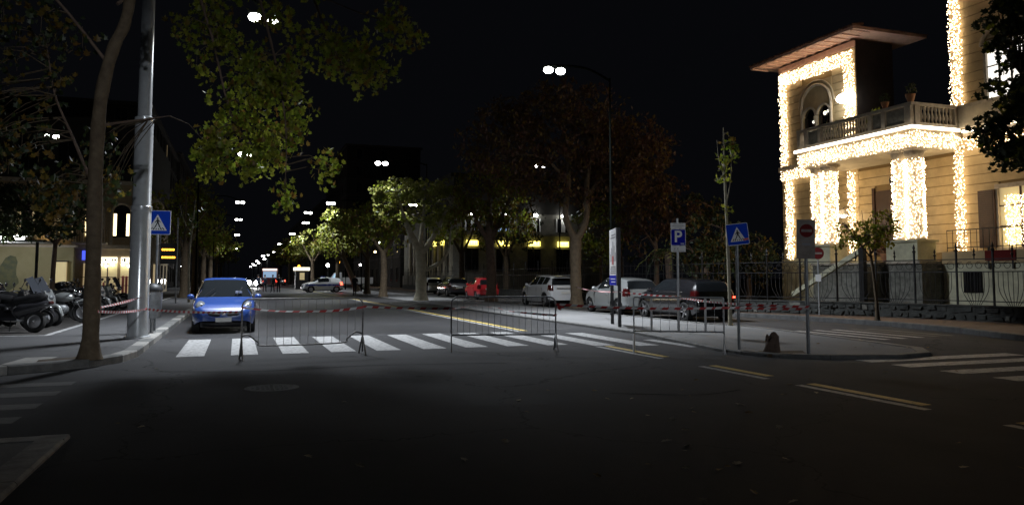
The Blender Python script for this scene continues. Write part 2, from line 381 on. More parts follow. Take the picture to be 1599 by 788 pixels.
mark(bar4(-4.32, -4.16, 21, 90), M['white'], 'white line edging the scooter bay', z=.128)
mark(bar4(-7.5, -4.32, 21, 21.16), M['white'], 'white end line of the scooter bay', z=.128)
def seam(pts, label, w_=.035):
    P = spline([(x, y, 0) for x, y in pts], 6); mb = MB(); vs = []
    for i, p in enumerate(P):
        d = (P[min(i+1, len(P)-1)]-P[max(i-1, 0)]).normalized(); q = Vector((-d.y, d.x, 0))*w_*random.uniform(.6, 1.3); vs += [(*(p+q).xy, .003), (*(p-q).xy, .003)]
    mb.add(vs, [(2*i, 2*i+1, 2*i+3, 2*i+2) for i in range(len(P)-1)]); struct(mb.build('tar_seam', M['tar'], fix=True), label)
seam([(4.6, 9.1), (5.6, 8.6), (6.4, 8.8)], 'short dark tar seam before the yellow dashes', .02)
seam([(-1.2, 13.6), (.4, 13.1), (2.2, 13.3), (4.5, 12.9)], 'thin tar seam in front of the barriers', .02)
mark([(2.6, 8.7), (3.6, 8.5), (3.75, 9.5), (2.7, 9.7)], M['patch'], 'darker asphalt repair patch before the barriers', 'asphalt_patch', .002)
mark([(-1.0, 26), (.1, 26), (.1, 34), (-1.0, 34)], M['patch'], 'long darker repair patch behind the blue car', 'asphalt_patch', .002)
# tree pit, manhole
mb = MB(); c = (-2.35, 14.72)
poly = [(-3.0, 14.3), (-1.98, 15.15), (-2.0, 15.7), (-3.1, 15.6)]
slab('tree_pit', [(-3.0, 14.12), (-2.42, 14.7), (-1.95+-.2, 15.2), (-2.2, 15.5), (-3.1, 14.9)], .128, M['soil'], 'bare earth at the foot of the leaning plane tree')
mark([(-3.5, 14.3), (-3.02, 14.3), (-2.9, 15.4), (-3.4, 15.4)], M['kerb'], 'pale stone slab beside the tree pit', 'paving_slab', .125)
mh = thing('manhole_cover', 'round iron manhole cover in the dark asphalt before the barrier', 'manhole cover', (.48, 11.1, -.008))
MB().lathe([(.36, .001), (.36, .012), (.31, .014), (.31, .008)], 28).build('frame_ring', M['iron'], mh)
mb = MB(); mb.lathe([(.305, .002), (.305, .012)], 28)
for i in range(-4, 5):
    for j in range(-4, 5):
        if i*i+j*j < 17: mb.box(i*.062-.02, i*.062+.02, j*.062-.02, j*.062+.02, .012, .017)
mb.build('lid', M['iron'], mh)

# ---------------------------------------------------------------- street lamps
def spot(loc, e, size=140, blend=1., parent=None, col=(.87, .93, 1)):
    l = bpy.data.lights.new('lamp_light', 'SPOT'); l.energy = e; l.spot_size = rad(size); l.spot_blend = blend; l.shadow_soft_size = .35; l.color = col
    o = bpy.data.objects.new('lamp_light', l); COL.objects.link(o); o.location = loc
    if parent is not None: o.parent = parent
    return o
def lamp_head(mb_h, mb_b, x, y, z, s=1.):
    mb_h.ball((x, y, z+.13), .19*s, .17*s, .05*s, 14, 6)
    mb_b.ball((x, y, z), .18*s, .17*s, .125*s, 14, 8)
BACK_FILL = 7000  # energy of the added lamps behind the camera
SPOT = 4000
def street_lamp(pole, heads, z, label, e, stepped=False, zarm=None, group='double street lamps of the avenue', r=.045, s=1., tilt=0):
    px, py, pz = pole
    t = thing('street_lamp', label, 'street lamp', pole, 0, group)
    H_ = (zarm or z+.35)-pz
    if stepped:
        mb = MB(); mb.lathe([(.29, 0), (.29, .03), (.225, .05), (.215, 2.95), (.20, 2.98), (.20, 5.05), (.152, 5.15), (.14, 9.7), (.10, 9.75)], 24)
        mb.build('pole', M['post'], t, True)
        MB().lathe([(.222, 2.9), (.228, 2.92), (.228, 3.02), (.205, 3.04)], 24).build('collar', M['post'], t, True); MB().lathe([(.206, 5.0), (.212, 5.02), (.212, 5.1), (.16, 5.13)], 24).build('collar', M['post'], t, True)
    else:
        MB().lathe([(r*1.6, 0), (r*1.6, .5), (r*1.2, .55), (r*.75, H_)], 12).build('pole', M['lamp_pole'], t, True)
    hx = sum(h[0] for h in heads)/len(heads); hy = sum(h[1] for h in heads)/len(heads)
    mb = MB(); A = [(0, 0, H_-.1), ((hx-px)*.45, (hy-py)*.45, H_+.1 if not stepped else H_+.15), (hx-px, hy-py, z-pz+.19)]
    mb.tube(spline(A, 6), .045, 8)
    mb.tube([(heads[0][0]-px, heads[0][1]-py, z-pz+.19), (heads[-1][0]-px, heads[-1][1]-py, z-pz+.19)], .025, 8)
    mb.build('arm', M['lamp_pole'], t, True)
    for h in heads:
        a, b = MB(), MB(); lamp_head(a, b, h[0]-px, h[1]-py, z-pz, s)
        k = a.build('lamp_head', M['lamp_pole'], t, True); b.build('lens', M['lamp_on'], k, True)
    if e:
        for h in heads: spot((h[0]-px, h[1]-py, z-pz-.16), e/2, 134 if tilt == 0 else 140, parent=t).rotation_euler = (0, rad(tilt), 0)
    return t
street_lamp((-2.13, 19.64, .12), [(.30, 23.0), (.80, 23.0)], 9, 'tall pale steel lamp post standing beside the leaning tree at the left kerb', SPOT*1.8, True, zarm=9.85)
for i, (x, y) in enumerate([(.3, 49.4), (.1, 81.5), (0., 106), (-.2, 145), (-.6, 213)]):
    w_ = ['highest', 'second', 'third', 'fourth', 'fifth'][i]
    street_lamp((-2.2, y-2.5, .12), [(x-.24, y), (x+.24, y)], 9, '%s double lamp of the far row hanging over the middle of the avenue' % w_, SPOT if i < 3 else 0, s=1.+.05*i)
LR = [(10.7, 25.4, 'brightest double lamp, high above the brown tree at the centre'), (8.8, 50.3, 'double lamp just above the brightly lit tree crown'),
      (7.6, 92, 'upper double lamp to the left of the pale lit foliage'), (8.8, 79.5, 'double lamp hidden in the glaring pale foliage'),
      (8.7, 109, 'lower double lamp to the left of the pale lit foliage'),
      (8.8, 137.7, 'double lamp past the lit foliage, before the far end of the right row'), (8.9, 181, 'far double lamp of the right row above the small green tree'), (9.5, 271, 'farthest double lamp low over the end of the avenue')]
for i, (x, y, lab) in enumerate(LR):
    street_lamp((13.7 if i == 0 else 12.2, y+1.5, .06), [(x-.24, y), (x+.24, y)], 9, lab, SPOT*(1.0 if i == 0 else 1) if i < 6 else 0, s=1+.05*i, tilt=-19 if i == 0 else 0)
    if i == 0: spot((x-.24, y, 8.82), SPOT*.9, 152, 1.)
street_lamp((-12., 46.5, .12), [(-9.75, 46.5), (-9.3, 46.5)], 9, 'small double lamp seen through the leaves at the far left', SPOT*.06, s=.9)
street_lamp((20.6, 48.1, .13), [(18.9, 48.), (19.4, 48.)], 9, 'small double lamp on a curved arm behind the brown tree', SPOT*.3, s=.75)
street_lamp((17.2, 72, .13), [(15.0, 70.), (15.45, 70.)], 8.2, 'small double lamp showing through the crown of the lit tree', SPOT*.3, s=.9)
# two added lamps behind the camera, narrow beams brightening signs, post and blue car
for x, lab in ((2.8, 'left added lamp standing behind the viewer'), (9.5, 'right added lamp standing behind the viewer')):
    t = street_lamp((x, -27, .0), [(x-.3, -26), (x+.3, -26)], 10, lab, 0, group='added lamps behind the viewer')
    o = spot((0, 1, 9.8), BACK_FILL*(2. if x < 5 else 1.2), 15 if x < 5 else 17, .85, t); o.rotation_euler = (rad(80.8 if x < 5 else 81.8), 0, rad(5.5 if x < 5 else -1))
# the string of tiny lamps to the vanishing point
for i in range(8):
    y = 240+i*45
    t = thing('street_lamp', 'tiny far lamp in the row that runs to the vanishing point', 'street lamp', (9.6 if i % 2 else 11.5, y, 0), 0, 'tiny lamps at the end of the avenue')
    MB().lathe([(.12, 0), (.07, 9)], 8).build('pole', M['galv_d'], t)
    MB().ball((-1.2, 0, 9), .62, .35, .22, 10, 6).build('lens', M['far_on'], t, True)
    MB().bar((0, 0, 9), (-1.2, 0, 9.2), .08).build('arm', M['galv_d'], t)

# ---------------------------------------------------------------- signs
def disc(n, r, cx=0, cy=0): return [(cx+r*math.cos(2*PI*i/n), cy+r*math.sin(2*PI*i/n)) for i in range(n)]
def rrect(w_, h_, r, n=4):
    out = []
    for cx, cy, a0 in ((w_/2-r, h_/2-r, 0), (-w_/2+r, h_/2-r, PI/2), (-w_/2+r, -h_/2+r, PI), (w_/2-r, -h_/2+r, 1.5*PI)):
        out += [(cx+r*math.cos(a0+PI/2*k/n), cy+r*math.sin(a0+PI/2*k/n)) for k in range(n+1)]
    return out
# sign plane: local x right, z up, facing -y ; XZ prism helper
def face(poly, d0, d1, mb=None, k=None):
    mb = mb or MB(); T = Matrix(((1, 0, 0, 0), (0, 0, -1, 0), (0, 1, 0, 0), (0, 0, 0, 1)))
    return mb.prism(poly, d0, d1, T, k)
def pedestrian_plate(parent, z, S, tilt=0, yoff=-.05):
    p = face(rrect(S, S, .06*S), 0, .012).build('sign_plate', M['wpaint'], parent, loc=(0, yoff, z)); p.rotation_euler = (0, tilt, 0)
    face(rrect(S*.955, S*.955, .05*S), .012, .016).build('blue_field', M['blue_sign'], p)
    face([(-.36*S, -.33*S), (.36*S, -.33*S), (0, .34*S)], .016, .020).build('white_triangle', M['wpaint'], p)
    mb = MB(); q = S
    mb = face(disc(10, .035*q, 0, .17*q), .020, .024, mb)
    for poly in ([(-.035, .13), (.04, .13), (.05, -.02), (-.03, -.02)], [(-.03, .12), (-.11, 0), (-.085, -.015), (-.02, .08)], [(.035, .12), (.12, .02), (.10, 0), (.03, .07)],
                 [(-.03, -.01), (.012, -.02), (-.07, -.2), (-.115, -.2)], [(.0, -.02), (.05, -.01), (.115, -.2), (.07, -.2)]):
        face([(a*q, b*q) for a, b in poly], .020, .024, mb)
    for i in range(6):
        x = -.25+i*.1
        face([(x*q-.025*q, -.30*q), (x*q+.025*q, -.30*q), (x*.75*q+.018*q, -.20*q), (x*.75*q-.018*q, -.20*q)] if abs(x) > .1 else [(x*q-.02*q, -.30*q), (x*q+.02*q, -.30*q), (x*.9*q+.012*q, -.235*q), (x*.9*q-.012*q, -.235*q)], .020, .0235, mb)
    mb.build('walking_figure', M['black'], p)
    return p
t = thing('pedestrian_sign', 'blue square crossing sign beside the tall steel lamp post', 'road sign', (-1.95, 21.6, .12), rad(-3), 'blue pedestrian crossing signs')
MB().lathe([(.03, 0), (.03, 3.05)], 12).build('pole', M['galv_d'], t, True)
pedestrian_plate(t, 2.78, .62)
t = thing('pedestrian_sign', 'tilted blue crossing sign with a small sticker, beside the third barrier', 'road sign', (9.43, 13.0, .06), rad(-22), 'blue pedestrian crossing signs')
MB().lathe([(.03, 0), (.03, 2.42)], 12).build('pole', M['galv_d'], t, True)
p = pedestrian_plate(t, 2.3, .43, rad(-6)); p.rotation_euler[2] = rad(-5)
face([(.1, -.14), (.2, -.13), (.2, -.09), (.1, -.1)], .024, .027).build('sticker', M['pinkp'], p)
def text(s, size, m, parent, loc, name='letter', d=.004):
    c = bpy.data.curves.new(name, 'FONT'); c.body = s; c.size = size; c.extrude = d/2; c.align_x = 'CENTER'; c.align_y = 'CENTER'; c.offset = size*.02
    o = bpy.data.objects.new(name, c); COL.objects.link(o); 
    dg = bpy.context.evaluated_depsgraph_get(); me = bpy.data.meshes.new_from_object(o.evaluated_get(dg)); bpy.data.objects.remove(o)
    me.materials.clear(); me.materials.append(m)
    q = bpy.data.objects.new(name, me); COL.objects.link(q); q.parent = parent; q.location = loc; q.rotation_euler = (PI/2, 0, 0); return q
t = thing('parking_sign', 'blue P parking sign between white plates on a thin pole', 'road sign', (10.98, 17.71, .06), rad(-14))
MB().lathe([(.03, 0), (.03, 3.0)], 12).build('pole', M['galv'], t, True)
p = face(rrect(.40, .155, .01), 0, .012).build('upper_plate', M['wpaint'], t, loc=(0, -.05, 2.80))
mb = MB()
for i, (a, b) in enumerate(((-.13, .13), (-.15, .15), (-.1, .1))): mb.box(a, b, -.0155, -.013, .04-.045*i, .052-.045*i)
mb.build('small_print', M['greyp'], p)
p = face(rrect(.40, .44, .02), 0, .012).build('parking_plate', M['wpaint'], t, loc=(0, -.05, 2.495))
face(rrect(.375, .415, .018), .012, .016).build('blue_field', M['sign_blue_dark'], p)
text('P', .42, M['wpaint'], p, (-.01, -.0185, .01)); face([(.06, -.17), (.16, -.17), (.16, -.155), (.06, -.155)], .016, .02).build('white_dash', M['wpaint'], p)
p = face(rrect(.40, .155, .01), 0, .012).build('lower_plate', M['wpaint'], t, loc=(0, -.05, 2.19))
mb = MB(); 
for cx in (-.1, -.02):
    mb.bar((cx-.02, -.014, -.02), (cx+.02, -.014, .03), .012, .004); mb.bar((cx+.02, -.0145, -.02), (cx-.02, -.0145, .03), .012, .004)
mb.box(-.15, .15, -.0155, -.013, -.05, -.042); mb.build('small_print', M['black'], p)
t = thing('no_entry_sign', 'pale panel with a red no entry disc on the island nose, against the fairy lights', 'road sign', (10.13, 11.84, .06), rad(-34))
MB().lathe([(.032, 0), (.032, 2.5)], 12).build('pole', M['galv_d'], t, True)
p = face(rrect(.33, .74, .01), 0, .014).build('panel', M['dim_white'], t, loc=(0, -.05, 2.16)); p.rotation_euler = (0, rad(2), 0)
face(disc(28, .125, .01, .16), .014, .018).build('red_disc', M['dark_red'], p)
face([(-.085, .135), (.105, .135), (.105, .185), (-.085, .185)], .018, .022).build('white_bar', M['dim_white'], p)
mb = MB(); mb.box(-.09, .1, -.017, -.014, -.04, -.025); mb.box(-.07, .08, -.017, -.014, -.12, -.07); mb.build('small_print', M['greyp'], p)
t = thing('no_parking_sign', 'small round reddish sign on a white pole by the villa steps', 'road sign', (20.05, 22.8, .13), rad(-50))
MB().lathe([(.03, 0), (.03, 2.45)], 12).build('pole', M['galv'], t, True)
face(disc(24, .22), 0, .012).build('red_disc', M['dark_red'], t, loc=(0, -.05, 2.25)); face(rrect(.3, .07, .005), .012, .016).build('pale_bar', M['dim_white'], t, loc=(0, -.05, 2.25))
face(rrect(.2, .26, .01), 0, .01).build('small_plate', M['wpaint'], t, loc=(.0, -.05, 1.35))
# information totem on two posts
a, b = Vector((10.54, 20.2, .06)), Vector((11.02, 21.6, .06)); d = b-a; ang = math.atan2(d.y, d.x); Lt = d.length
t = thing('information_panel', 'tall white information panel on two dark posts, seen almost edge on', 'sign', a, ang)
for x in (0, Lt): MB().bar((x, .0, 0), (x, .0, 2.9), .09, .09).build('post', M['iron'], t)
p = MB().box(.05, Lt-.05, .03, .08, 1.2, 2.9).build('panel', M['wpaint'], t)
face([(0.055, 1.21), (Lt-.055, 1.21), (Lt-.055, 1.5), (.055, 1.5)], -.084, -.08).build('blue_field', M['sign_blue_dark'], p)
mb = MB()
for i in range(5):
    x = .15+.24*i; h_ = (.35, .62, .8, .55, .3)[i]; mb.box(x, x+.1, .081, .084, 1.92, 1.92+h_*.75); 
for i in range(4): mb.box(.12, Lt-.2-.1*(i % 2), .081, .084, 1.56+.06*i, 1.585+.06*i)
mb.box(.15, Lt-.3, .081, .084, 2.62, 2.65); mb.box(.15, Lt-.5, .081, .084, 2.70, 2.73); mb.build('building_drawing', M['greyp'], p)
mb = MB(); mb.box(.55, .85, .085, .088, 1.83, 2.08); mb.build('red_patch', M['pinkp'], p)
mb = MB(); mb.box(.2, 1.2, .0845, .087, .38+1, 1.41); mb.box(.2, 1.05, .0845, .087, 1.29, 1.32); mb.build('white_lines', M['wpaint'], p)
# passenger display
t = thing('bus_stop_display', 'dark display board with two lines of orange text on a pole', 'display', (-3.5, 45, .12), rad(4))
for x in (-.42, .42): MB().lathe([(.04, 0), (.04, 4.6)], 10, (x, .12, 0)).build('pole', M['galv_d'], t, True)
p = MB().box(-.40, .40, -.06, .06, 2.1, 3.2).build('board', M['black'], t)
for z in (2.86, 2.45):
    mb = MB()
    x = -.33
    while x < .3:
        l = random.choice((.05, .08, .11)); mb.box(x, min(x+l, .33), -.075, -.061, z-.05, z+.05); x += l+.02
    mb.build('lit_text', M['orange'], p)
# litter bin
t = thing('litter_bin', 'grey litter bin with a dark domed lid beside the steel lamp post', 'litter bin', (-1.98, 21.1, .12))
MB().lathe([(.035, 0), (.035, .5)], 12).build('post', M['galv_d'], t, True)
mb = MB(); mb.lathe([(.19, .38), (.22, .42), (.235, 1.02), (.22, 1.02), (.2, .5)], 20); mb.build('bucket', M['galv_d'], t, True)
mb = MB(); mb.lathe([(.25, 1.04), (.25, 1.07), (.2, 1.17), (.08, 1.23), (0.01, 1.24)], 20); mb.build('lid', M['iron'], t, True)
for a in (.6, 2.2, 4.4): MB().bar((.22*math.cos(a), .22*math.sin(a), 1.0), (.22*math.cos(a), .22*math.sin(a), 1.06), .03).build('lid_bracket', M['iron'], t)
# tree stump
t = thing('tree_stump', 'dark ragged stump of a felled palm on the island nose', 'stump', (9.77, 12.42, .06))
mb = MB(); n = 18; vs = []; fs = []
prof = [(.17, 0), (.15, .08), (.125, .2), (.12, .3)]
for i, (r, z) in enumerate(prof):
    for j in range(n):
        rr = r*(1+.12*math.sin(5*j+i)+random.uniform(-.05, .05)); zz = z+(random.uniform(-.05, .06)+.07*math.cos(2*PI*j/n) if i == 3 else 0); vs.append((rr*math.cos(2*PI*j/n), rr*math.sin(2*PI*j/n), zz))
for i in range(3):
    for j in range(n): fs.append((i*n+j, i*n+(j+1) % n, (i+1)*n+(j+1) % n, (i+1)*n+j))
mb.add(vs, fs); mb.add([(0, 0, .22)]+vs[3*n:], [(0, 1+j, 1+(j+1) % n) for j in range(n)])
mb.build('stump_wood', M['bark_brown'], t)
slab('planting_square', [(9.45, 12.15), (10.1, 11.85), (10.55, 12.5), (9.7, 12.75)], .064, M['soil'], 'earth square round the stump on the island nose')

# ---------------------------------------------------------------- barriers
def feet(t, x, m, spread=.3, top=.32):
    mb = MB(); mb.tube([(x, -spread, 0), (x, -.03, top), (x, .03, top), (x, spread, 0)], .016, 8); mb.build('foot', m, t, True)
def barrier(label, p0, p1, m, style, zt=1.1):
    a, b = Vector((*p0, 0)), Vector((*p1, 0)); d = b-a; L = d.length
    t = thing('crowd_barrier', label, 'barrier', a, math.atan2(d.y, d.x), 'crowd barriers closing the avenue')
    r = .14 if style < 3 else .03
    arc = [(r-r*math.cos(k*PI/10), zt-r+r*math.sin(k*PI/10)) for k in range(6)]
    pts = [(0, 0, .06)]+[(x, 0, z) for x, z in arc]+[(L-x, 0, z) for x, z in arc[::-1]]+[(L, 0, .06)]
    MB().tube(pts, .016, 10).build('frame', m, t, True)
    if style == 1:
        low = spline([(0, 0, .42), (.12, 0, .44), (.3, 0, .30), (.42, 0, .24), (L-.45, 0, .24), (L-.3, 0, .32), (L-.14, 0, .44), (L, 0, .40)], 5); zl = .24
        MB().tube(low, .014, 8).build('lower_rail', m, t, True)
    else:
        zl = .33 if style == 2 else .42
        MB().tube([(0, 0, zl), (L, 0, zl)], .016, 8).build('lower_rail', m, t, True)
    n = {1: 15, 2: 17, 3: 10}[style]
    for i in range(1, n):
        x = L*i/n
        if style == 3 and i in (2, 5, 8): MB().box(x-.022, x+.022, -.008, .008, zl, zt-.02).build('flat_bar', M['wpaint'], t)
        else:
            z0 = zl
            if style == 1: z0 = min(interp([(p.x, p.z) for p in low], x), .44)
            MB().tube([(x, 0, z0), (x, 0, zt-.01)], .0042, 6).build('upright', m, t, True)
    if style == 3:
        for x in (0, L): feet(t, x, M['wpaint'], .26, .36)
    else:
        for x in (.0, L): feet(t, x, m, .28, .34)
    return t
barrier('left crowd barrier with a dipped lower rail in front of the blue car', (.1, 15.05), (2.34, 15.28), M['barrier'], 1)
barrier('middle crowd barrier with a straight lower rail, before the white car', (4.14, 15.3), (6.22, 14.75), M['galv_d'], 2)
barrier('right crowd barrier with flat white uprights and white feet', (7.6, 13.95), (9.12, 13.05), M['galv'], 3)

# barrier tape
def tape(label, pts, sag=.05, twist=0., width=.046, st=.12):
    P = []
    for a, b in zip(pts, pts[1:]):
        a, b = Vector(a), Vector(b); n = max(6, int((b-a).length/st*2))
        for k in range(n):
            u = k/n; p = a.lerp(b, u); p.z -= sag*4*u*(1-u)*(b-a).length/4; P.append(p)
    P.append(Vector(pts[-1])); mb = MB(); ph = random.uniform(0, 6); s = 0; vs = []
    for i, p in enumerate(P):
        d = (P[min(i+1, len(P)-1)]-P[max(i-1, 0)]).normalized(); side = d.cross(Vector((0, 0, 1))).normalized(); up = side.cross(d)
        if i: s += (p-P[i-1]).length
        a = twist*math.sin(s*.9+ph)+.25*math.sin(s*2.1+ph); w_ = up*math.cos(a)+side*math.sin(a)
        vs += [p-w_*width/2-d*.02, p+w_*width/2+d*.02]
    mb.v = vs; s = 0
    for i in range(len(P)-1):
        s += (P[i+1]-P[i]).length; mb.f.append((2*i, 2*i+2, 2*i+3, 2*i+1)); mb.m.append(int(s/st) % 2)
    o = mb.build('barrier_tape', [M['tape_r'], M['tape_w']]); return tag(o, label, 'barrier tape', 'red and white barrier tapes')
tape('tape from the leaning tree past the lamp post to the left barrier', [(-2.2, 14.62, .93), (-1.95, 19.42, .78), (.1, 15.05, .87)], .03)
tape('pale tape rising from the leaning tree to the litter bin', [(-2.25, 14.66, .98), (-2.0, 20.85, 1.1)], .02, .9)
tape('tape sagging across the bars of the left barrier', [(.1, 15.01, .95), (.75, 15.08, .87), (1.75, 15.18, .86), (2.34, 15.24, .92)], .04, .8)
tape('tape between the left and the middle barrier', [(2.34, 15.24, .93), (4.14, 15.26, .87)], .03, .5)
tape('twisted tape tied across the middle barrier', [(4.14, 15.26, .86), (4.6, 15.13, .93), (5.05, 15.02, .88), (5.2, 14.98, .82), (6.22, 14.71, .72)], .03, 1.4)
tape('lower tape from the middle barrier across the right one to the no entry sign', [(6.22, 14.71, .95), (7.6, 13.91, .88), (9.12, 13.01, .90), (9.42, 12.94, .90), (10.12, 11.79, .91)], .03, .4)
tape('upper tape strung from a tree past the information panel to the no entry sign', [(15.85, 35.1, 1.05), (10.5, 20.12, 1.08), (10.97, 17.66, .98), (9.42, 12.94, .97), (10.12, 11.79, .95)], .02, .5)
t = MB(); t.tube([(0, 0, 0), (.03, -.02, -.06), (.05, -.03, -.1)], [.02, .045, .01], 8); t.tube([(0, 0, 0), (.07, -.02, -.03), (.13, -.03, -.05)], [.02, .03, .006], 6)
tag(t.build('tape_knot', M['tape_r'], loc=(6.25, 14.7, .93)), 'bunched red tape knot on the right end of the middle barrier', 'tape knot')
# ---------------------------------------------------------------- vehicles
def wheel_meshes(R):
    T = Matrix.Rotation(PI/2, 4, 'X')
    ty = MB().lathe([(R*.66, -.085), (R*.9, -.10), (R*.985, -.085), (R, -.05), (R, .05), (R*.985, .085), (R*.9, .10), (R*.66, .085)], 28, T=T, cap=False)
    rm = MB().lathe([(R*.67, -.08), (R*.64, -.085), (R*.6, -.03), (R*.3, -.02), (R*.18, -.045), (.001, -.05)], 28, T=T, cap=False)
    for k in range(5):
        a = 2*PI*k/5; c, s = math.cos(a), math.sin(a)
        rm.bar((R*.12*c, -.055+.11*0, R*.12*s), (R*.62*c, -.06, R*.62*s), .07, .05)
    rm2 = MB(); rm2.add([(x, -y, z) for x, y, z in rm.v], [f[::-1] for f in rm.f])
    return (mesh_only(ty, 'tyre', M['rubber'], True), mesh_only(rm, 'rim', M['rim'], True), mesh_only(rm2, 'rim', M['rim'], True))
def car(label, loc, heading, spec, paint, group='parked cars', lights=None, name='parked_car', extra=None):
    """body lofted from many cross-sections; windows and lamps are cut out of that skin as parts of their own. local +x = front"""
    L, W = spec['L'], spec['W']; top, sh, plan = spec['top'], spec['sh'], spec['plan']; R = spec['R']; xw = spec['wheels']; wr_f = spec.get('roofw', .72)
    t = thing(name, label, 'car', loc, heading, group)
    xs = []; x = -L/2
    while x < L/2-1e-6:
        xs.append(x); e = min(x+L/2, L/2-x); near = min(abs(x-w_) for w_ in xw)
        x += .012 if e < .06 else (.03 if e < .35 or near < R+.14 else .055)
    xs.append(L/2)
    def sm(f, x, h=.05): return (interp(f, x-h)+2*interp(f, x)+interp(f, x+h))/4
    NL, NU = 13, 18; rows = []
    for x in xs:
        wd = sm(plan, x, .02); zt = sm(top, x); zs = min(sm(sh, x), zt-.01); zb = spec.get('sill', .24)
        e = min(x+L/2, L/2-x); zb += .10*max(0, 1-e/.25)
        for w_ in xw:
            q = (R+.055)**2-(x-w_)**2
            if q > 0: zb = max(zb, R+math.sqrt(q))
        zb = min(zb, zs-.06)
        g = zt-zs; cab = min(1, max(0, (g-.12)/.3)); cab = cab*cab*(3-2*cab)
        row = []
        for j in range(NL):
            u = j/(NL-1); z = zb+(zs-zb)*u; uz = (z-.24)/(max(zs, .5)-.24)
            row.append((wd*(.925+.075*math.sin(PI*min(1, max(0, .12+.72*uz)))), z))
        ws = row[-1][0]; wr = wd*(.86*(1-cab)+wr_f*cab)
        C_ = [(ws, zs), (ws-.22*(ws-wr)-.004, zs+.28*g), (wr+.22*(ws-wr), zs+.68*g), (wr*.97, zs+.90*g), (wr*.83, zs+.972*g), (wr*.45, zs+.997*g), (0, zt)]
        cp = spline([(a, b, 0) for a, b in C_], 3)
        row += [(p.x, p.y) for p in cp[1:]]
        rows.append([(x, -y, z) for y, z in row]+[(x, y, z) for y, z in row[-2::-1]])
    n = len(rows[0]); half = (n-1)//2
    V = [p for r in rows for p in r]; groups = {}
    for i in range(len(rows)-1):
        for j in range(n-1):
            f = (i*n+j, i*n+j+1, (i+1)*n+j+1, (i+1)*n+j)
            c = [sum(V[k][q] for k in f)/4 for q in range(3)]; jj = j if j < half else n-2-j
            u = (jj-(NL-1))/3.
            groups.setdefault(spec['cls'](c[0], abs(c[1]), c[2], u), []).append(f)
    for end, r in ((0, 0), (1, len(rows)-1)):
        f = tuple(r*n+j for j in range(n)); groups.setdefault('body', []).append(f if end else f[::-1])
    MT = dict(body=paint, side_window=M['glass'], windscreen=M['glass'], rear_window=M['glass'], headlight=M['headlamp'], tail_light=M['tail'], bumper=M['plastic'], grille=M['black'], stripe=M['stripe_blue'], roof_trim=M['blackg'], indicator=M['headlamp'])
    MT.update(spec.get('mats', {}))
    body = None
    for k in sorted(groups, key=lambda k: k != 'body'):
        sides = {'': groups[k]}
        if k in ('side_window', 'headlight', 'tail_light', 'indicator', 'stripe'):
            sides = {'a': [f for f in groups[k] if sum(V[q][1] for q in f) < 0], 'b': [f for f in groups[k] if sum(V[q][1] for q in f) >= 0]}
        for fs in sides.values():
            if not fs: continue
            ids = sorted({q for f in fs for q in f}); mp = {q: i for i, q in enumerate(ids)}
            mb = MB(); mb.add([V[q] for q in ids], [[mp[q] for q in f] for f in fs])
            mt = MT[k]
            if k == 'tail_light' and lights == 'rear': mt = M['tail_on']
            o = mb.build(k, mt, t, True)
    hw = W/2
    MB().box(-L/2+.25, L/2-.25, -hw+.24, hw-.24, .17, .62).build('underbody', M['black'], t)
    ty, r1, r2 = wheel_meshes(R)
    for w_ in xw:
        for s in (-1, 1):
            o = inst('wheel', ty, t, (w_, s*(hw-.115), R))
            inst('rim', r1 if s < 0 else r2, o)
    # door seams, handles, mirrors, plates
    zs = interp(sh, 0)
    for s in (-1, 1):
        for x in spec.get('handles', (-.1,)):
            MB().box(x-.09, x+.09, s*(hw+.008)-.012, s*(hw+.008)+.012, zs-.17, zs-.135).build('door_handle', M['chrome'] if spec.get('chrome') else paint, t)
        xm = spec['mirror']; mb = MB(); mb.ball((xm, s*(hw+.07), zs+.1), .06, .10, .075, 10, 7); mb.bar((xm, s*(hw-.06), zs+.03), (xm, s*(hw+.03), zs+.07), .05); mb.build('mirror', spec.get('mirror_mat', paint), t, True)
        for x in spec.get('seams', ()):
            mb = MB(); mb.box(x-.006, x+.006, s*(hw*.995)-.006, s*(hw*.995)+.006, .42, zs-.05); mb.build('door_seam', M['black'], t)
    zf, zr = spec['plates']
    mb = MB(); mb.box(L/2+.006, L/2+.022, -.2, .2, zf-.055, zf+.055); mb.build('number_plate', M['plate'], t)
    mb = MB(); mb.box(-L/2-.022, -L/2-.006, -.26, .26, zr-.055, zr+.055); mb.build('number_plate', M['plate'], t)
    if lights == 'front':
        for s in (-1, 1): MB().ball((L/2-.02, s*.55, .74), .15, .36, .34).build('lit_headlight', M['head_on'], t, True)
    if extra: extra(t)
    return t
def std_cls(S):
    L = S['L']
    def cls(x, y, z, u):
        cx, wx, rx, bx = S['cowl'], S['ws_top'], S['rw_top'], S['rw_bot']
        if u > .35 and u < 2.75:
            for a, b in S['win']:
                lo = S['belt']+.04
                if a < x < b and z > lo: return 'side_window'
        if u > 2.6 and wx < x < cx: return 'windscreen'
        if u > 2.4 and bx < x < rx and z > S['rwz']: return 'rear_window'
        for nm, fn in S.get('patch', ()):
            if fn(x, y, z): return nm
        return 'body'
    return cls
